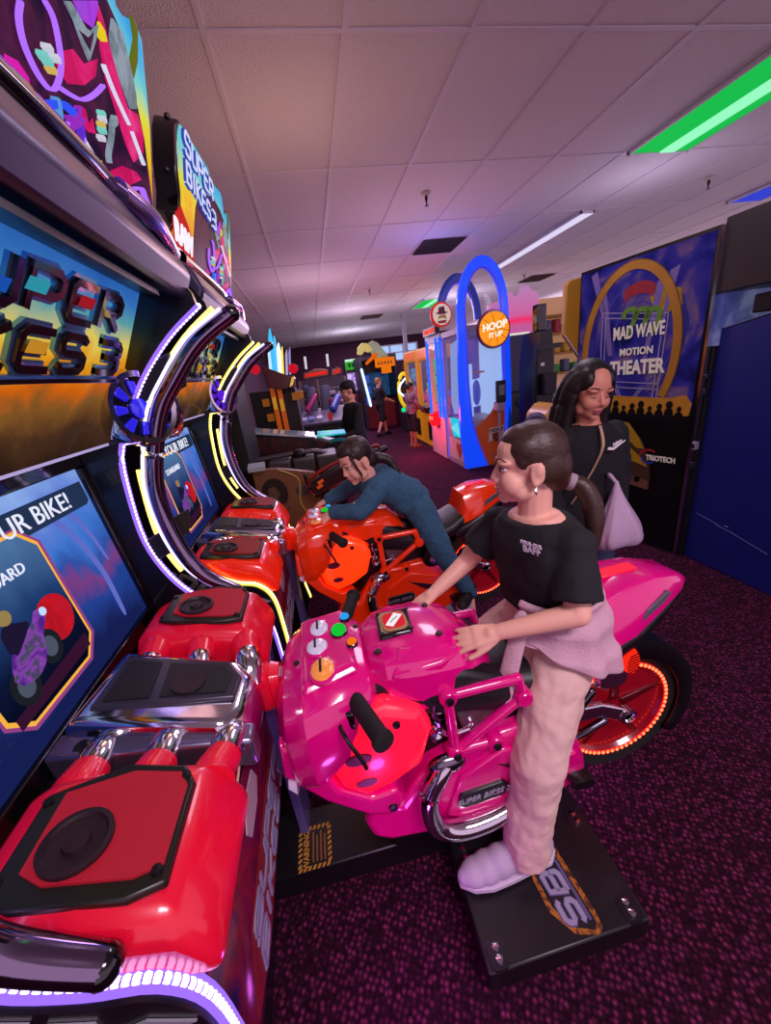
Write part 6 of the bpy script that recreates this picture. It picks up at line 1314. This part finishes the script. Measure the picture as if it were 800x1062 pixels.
# ------------------------------------------------------------------ child lying over the orange motorbike
def kid():
    s = .74
    T = thing('person', (.35, 1.95, 0), 'child in a fuzzy blue hooded top and trousers lying forward over the orange motorbike', 'person')
    J = dict(pelvis=V(.43, 1.95, .93), waist=V(.33, 1.94, 1.015), neck=V(.215, 1.925, 1.085), head=V(.155, 1.91, 1.195),
        shL=V(.235, 1.82, 1.05), elL=V(.13, 1.775, .975), wrL=V(-.005, 1.86, .965), shR=V(.20, 2.04, 1.07), elR=V(.08, 2.12, .99), wrR=V(-.02, 2.12, .955),
        hipL=V(.45, 1.875, .90), knL=V(.54, 1.795, .64), anL=V(.665, 1.775, .395), toeL=V(.66, 1.72, .27), hipR=V(.45, 2.03, .90), knR=V(.52, 2.14, .66), anR=V(.64, 2.14, .43), toeR=V(.6, 2.14, .33))
    R = rotm((-.86, -.42, -.36), (-.28, -.03, 1))
    hands = {'L': (V(-.8, .2, -.35), V(-.1, -.2, 1), 1, -1, .5, .08, .5), 'R': (V(-.9, 0, -.3), V(0, 0, 1), 1, 1, .5, .08, .5)}
    make_body(T, J, s, SKIN, R, .92, hands, .0048, tw=dict(hipw=.14, waist=.125, chest=.14), nose=.006, chub=1)
    face_parts(T, J['head'], R, .92)
    P = lambda x, y, z: J['head']+R @ V(x, y, z)*.92
    h = MB(); h.ell(P(-.025, 0, .045), V(.092, .085, .088)*.92, 22, 12, R).ell(P(-.07, 0, -.02), V(.055, .07, .07)*.92, 18, 10, R).ell(P(.02, 0, .08), V(.06, .06, .042)*.92, 16, 10, R)
    h.tube([P(.045, .065, .06), P(.05, .076, .01), P(.045, .078, -.05), P(.05, .07, -.085)], [.009, .008, .006, .003], 10)
    h.tube([P(.045, -.065, .06), P(.05, -.076, .01), P(.045, -.078, -.05), P(.05, -.07, -.09)], [.012, .010, .007, .003], 10)
    h.tube([P(-.08, 0, -.04), P(-.13, .03, -.06), P(-.16, .06, -.11), P(-.15, .08, -.19), P(-.17, .08, -.26)], [.032, .028, .024, .018, .006], 12)
    blob(h, 'hair', mat('hair_dark_brown', '22140f', .45, noise=.5, nscale=90, bump=.4, bscale=140, stretch=(.3, 1, .6)), T, .0045, 3)
    bl = mat('fleece_blue', '34607c', .95, noise=.3, nscale=60, bump=.7, bscale=150)
    b = MB(); torso_prims(b, J, s, k=.024, lo=.0, hipw=.14, waist=.135, chest=.145)
    for q in 'LR':
        b.caps(J['neck']-V(0, 0, .03), .06, J['sh'+q], .055).chain([J['sh'+q], J['el'+q], J['el'+q].lerp(J['wr'+q], .9)], [.056, .048, .036])
    b.chain([J['neck']+V(.03, .06, .02), J['neck']+V(.075, 0, .02), J['neck']+V(.03, -.07, .0)], [.034, .042, .034])
    blob(b, 'hooded_top', bl, T, .006, 4, .018, .06)
    b = MB(); b.ell(J['pelvis'], (.10, .12, .10))
    for q in 'LR':
        b.chain([J['hip'+q], J['hip'+q].lerp(J['kn'+q], .5), J['kn'+q], J['an'+q]], [.082, .074, .06, .046])
    blob(b, 'trousers', bl, T, .006, 4, .014, .05)
    sm = mat('shoe_black_pattern', '141216', .6)
    for q in 'LR':
        so = shoe(T, J['an'+q], J['toe'+q]+V(-.06, 0, .02), V(.3, .1, 1).normalized(), .85, sm, mat('sole_white', 'c8bccc', .6))
        if q == 'L':
            a = J['an'+q]; g = MB()
            for i in range(4): g.tube([a+V(-.04-.012*i, -.045, -.01-.012*i), a+V(-.055-.012*i, -.05, -.02-.010*i), a+V(-.04-.014*i, -.045, -.032-.012*i)], .0035, 6)
            g.build('laces', WHITE, so)
kid()
# ------------------------------------------------------------------ woman with the carrier bag
def woman():
    s = .90
    T = thing('person', (1.22, 1.6, 0), 'woman with long black hair in a black sweatshirt and jeans, strap across her chest', 'person')
    J = dict(pelvis=V(1.25, 1.62, .80), waist=V(1.24, 1.61, .98), neck=V(1.215, 1.60, 1.265), head=V(1.195, 1.575, 1.412),
        shL=V(1.375, 1.63, 1.195), elL=V(1.445, 1.66, .97), wrL=V(1.35, 1.55, .80), shR=V(1.055, 1.585, 1.205), elR=V(1.01, 1.62, .98), wrR=V(1.06, 1.54, .80),
        hipL=V(1.32, 1.63, .78), knL=V(1.32, 1.60, .42), anL=V(1.31, 1.63, .075), toeL=V(1.33, 1.48, .02), hipR=V(1.17, 1.61, .78), knR=V(1.16, 1.59, .42), anR=V(1.15, 1.62, .075), toeR=V(1.13, 1.47, .02))
    R = rotm((-.06, -.96, -.24), (.05, -.15, 1))
    hands = {'L': (V(-.3, -.3, -.9), V(.5, .2, 0), 1, 1, .6, .05, .4), 'R': (V(.2, -.2, -.9), V(-.6, 0, 0), 1, -1, .5, .05, .4)}
    make_body(T, J, s, SKINW, R, 1.0, hands, .0055, tw=dict(hipw=.17, waist=.15, chest=.17))
    face_parts(T, J['head'], R, 1.0, closed=True, lip='94485a', brow='18100e')
    P = lambda x, y, z: J['head']+R @ V(x, y, z)
    h = MB(); h.ell(P(-.03, 0, .046), (.092, .084, .086), 24, 14, R).ell(P(.008, .046, .052), (.058, .034, .052), 16, 10, R).ell(P(.008, -.046, .052), (.058, .034, .052), 16, 10, R)
    for y in (1, -1):
        for x0, dx, w in ((.022, .01, .022), (-.01, .0, .034), (-.045, -.01, .036)):
            h.tube([P(x0, .055*y, .07), P(x0-.01, .080*y, .02), P(x0-.02+dx, .086*y, -.07), P(x0-.015+dx, .090*y, -.15), P(x0+dx, .096*y, -.22), P(x0+.01+dx, .10*y, -.27)], [w*.8, w, w, w, w*.9, w*.4], 12)
    h.tube([P(-.07, 0, .04), P(-.10, 0, -.06), P(-.10, 0, -.18), P(-.09, 0, -.28)], [.06, .075, .08, .03], 16)
    blob(h, 'hair', HAIRD, T, .006, 10)
    b = MB(); torso_prims(b, J, s, k=.022, lo=-.04, hipw=.175, waist=.17, chest=.175)
    for q in 'LR': b.caps(J['neck']-V(0, 0, .05), .06, J['sh'+q], .06).chain([J['sh'+q], J['el'+q], J['wr'+q]], [.064, .058, .046])
    b.tube([J['neck']+V(.07*math.cos(t), -.01+.06*math.sin(t), -.025) for t in [2*math.pi*i/10 for i in range(11)]], .022, 10)
    sw = blob(b, 'sweatshirt', mat('fleece_black', '12101a', .9, noise=.1, bump=.15, bscale=200), T, .007, 5, .016, .1)
    o = V(1.245, 1.468, 1.178); MB().plate([(-.035, -.012), (-.005, -.017), (.05, .014), (.052, .018), (-.008, -.006), (-.03, .0)], o, V(1, .05, 0), V(0, 0, 1), .004).build('chest_emblem', WHITE, sw)
    text('chest_lettering', 'NIKE', .020, WHITE, o+V(.010, -.003, .010), V(1, .05, .22), V(-.1, 0, 1), sw, .003, bold=.0008, shear=.2)
    MB().tube([V(1.195, 1.50, 1.27), V(1.185, 1.462, 1.19), V(1.15, 1.462, 1.10), V(1.10, 1.475, 1.0), V(1.075, 1.50, .93)], .0065, 8, flat=.5).build('bag_strap', mat('strap_tan', 'b89878', .6), sw)
    jm = mat('denim_blue', '4a5878', .85, noise=.25, nscale=14, bump=.2, bscale=250)
    b = MB(); b.ell(J['pelvis'], (.165, .12, .12))
    for q in 'LR': b.chain([J['hip'+q], J['kn'+q], J['an'+q]], [.095, .07, .06])
    blob(b, 'jeans', jm, T, .008, 4, .012, .07)
    for q in 'LR': shoe(T, J['an'+q]+V(0, 0, .0), J['toe'+q], V(0, 0, 1), .9, BLACK, mat('sole_white', 'c8bccc', .6))
    # carrier bag held beside her leg
    B_ = thing('carrier_bag', (1.31, 1.44, .69), 'white plastic carrier bag hanging beside the woman in the black sweatshirt', 'bag')
    m = mat('bag_plastic', 'c0a8c4', .4, noise=.06, nscale=9, bump=.5, bscale=14, trans=.0)
    m.node_tree.nodes['Principled BSDF'].inputs['Subsurface Weight'].default_value = .2
    rings = []; c = V(1.29, 1.44, 0)
    for z, w, d, dx in ((.695, .03, .02, .0), (.70, .10, .05, .0), (.735, .122, .065, .0), (.78, .112, .07, -.004), (.83, .09, .06, -.01), (.89, .06, .045, -.022), (.95, .032, .026, -.032), (1.0, .012, .012, -.04), (1.03, .008, .008, -.042)):
        ring = []
        for i in range(36):
            t = 2*math.pi*i/36; k = 1+(.10*math.sin(5*t+z*9)+.06*math.sin(11*t+2))*min(1, (1.03-z)*4)
            ring.append((c.x+dx+w*k*math.cos(t), c.y+d*k*math.sin(t), z-.012*math.cos(2*t)*(z < .72)))
        rings.append(ring)
    MB().faces(rings).build('bag_body', m, B_, sub=1)
    MB().tube([(1.245, 1.44, 1.02), (1.235, 1.47, 1.05), (1.25, 1.49, 1.03)], .008, 8).build('bag_handle', m, B_)
woman()
# ------------------------------------------------------------------ people farther off
def simple(label, base, hgt, face, skin, hairm, top, bottoms, shoes, pose, cap=None, bare_legs=True, topname='t_shirt', long=False, short=True):
    s = hgt/1.70; b0 = Vector(base); T = thing('person', b0, label, 'person')
    f = Vector(face).normalized(); l = V(0, 0, 1).cross(f); Q = lambda a, b, c: b0+f*a*s+l*b*s+V(0, 0, c*s)
    J = dict(pelvis=Q(0, 0, .93), waist=Q(.01, 0, 1.10), neck=Q(.02, 0, 1.43), head=Q(.045, 0, 1.575), shL=Q(.0, .18, 1.37), shR=Q(0, -.18, 1.37), hipL=Q(0, .085, .90), hipR=Q(0, -.085, .90))
    for k, v in pose.items(): J[k] = Q(*v)
    R = rotm(f+V(0, 0, -.2), (0, 0, 1))
    hands = {q: ((J['wr'+q]-J['el'+q]), V(0, 0, 1), s, 1 if q == 'R' else -1, .4, .06, .5) for q in 'LR'}
    make_body(T, J, s, skin, R, s, hands, .008)
    P = lambda x, y, z: J['head']+R @ V(x, y, z)*s
    h = MB(); h.ell(P(-.028, 0, .045), V(.094, .084, .088)*s, 18, 10, R).ell(P(-.065, 0, -.01), V(.05, .068, .06)*s, 16, 8, R).ell(P(.02, 0, .085), V(.06, .06, .035)*s, 16, 8, R)
    blob(h, 'hair', hairm, T, .008, 2)
    if cap:
        c = MB(); c.ell(P(-.015, 0, .062), V(.102, .09, .078)*s, 18, 10, R).ell(P(.095, 0, .05), V(.065, .065, .010)*s, 16, 8, R); blob(c, 'cap', cap, T, .007, 2)
    b = MB(); torso_prims(b, J, s, k=.02*s, lo=-.05)
    for q in 'LR':
        b.caps(J['neck']-V(0, 0, .05*s), .06*s, J['sh'+q], .06*s)
        b.chain([J['sh'+q], J['el'+q], J['wr'+q]] if long else [J['sh'+q], J['sh'+q].lerp(J['el'+q], .7)], [.06*s, .052*s, .042*s] if long else [.06*s, .06*s])
    blob(b, topname, top, T, .009, 3, .012, .09)
    b = MB(); b.ell(J['pelvis'], (.14*s, .14*s, .11*s))
    for q in 'LR': b.chain([J['hip'+q], J['kn'+q]] if short else [J['hip'+q], J['kn'+q], J['an'+q]], [.095*s, .088*s] if short else [.092*s, .065*s, .055*s])
    blob(b, 'shorts' if short else 'trousers', bottoms, T, .009, 3)
    for q in 'LR': shoe(T, J['an'+q], J['toe'+q], V(0, 0, 1), s, shoes, shoes)
    return T
st = dict(knL=(.02, .09, .5), anL=(0, .09, .075), toeL=(.16, .1, .02), knR=(.02, -.09, .5), anR=(0, -.09, .075), toeR=(.16, -.1, .02))
SK2 = mat('skin_light', 'd89a80', .55)
simple('man in a black cap and black jacket leaning over the gun game', (.45, 4.75, 0), 1.55, (-.97, -.25, 0), SK2, HAIRD, mat('jacket_black', '141318', .85, noise=.15, nscale=20), mat('shorts_khaki', '6a5040', .8), BLACK,
    dict(st, elL=(.08, .22, 1.08), wrL=(.34, .14, .98), elR=(.10, -.22, 1.08), wrR=(.34, -.12, 1.0)), cap=mat('cap_black', '0e0d10', .8), long=True, topname='jacket')
simple('blond boy in black t-shirt and shorts stepping towards the neon wheel game', (1.66, 10.2, 0), 1.47, (.85, .4, 0), SK2, mat('hair_blond', '8a6038', .55, noise=.3, nscale=40), BLK, BLK, BLACK,
    dict(elL=(.12, .2, 1.1), wrL=(.38, .14, 1.02), elR=(.1, -.22, 1.1), wrR=(.36, -.16, 1.0), knL=(.16, .09, .5), anL=(.20, .09, .075), toeL=(.36, .1, .02), knR=(-.04, -.09, .5), anR=(-.24, -.09, .10), toeR=(-.1, -.1, .02)))
simple('dark-haired boy in a patterned orange and black top at the yellow crane', (1.95, 8.05, 0), 1.33, (.9, .3, 0), mat('skin_brown', 'a06848', .55), HAIRD, art('patterned_top', [(0, '1a1418'), (.4, '2c2028'), (.5, '9a8890'), (.58, '302028'), (.66, 'b84020'), (1, '201418')], 13, None, es=0, rough=.8), BLK, mat('boot_tan', '8a5040', .6),
    dict(st, elL=(.08, .22, 1.1), wrL=(.30, .12, 1.0), elR=(.08, -.24, 1.1), wrR=(.28, -.14, .98)), long=True, topname='hooded_top')
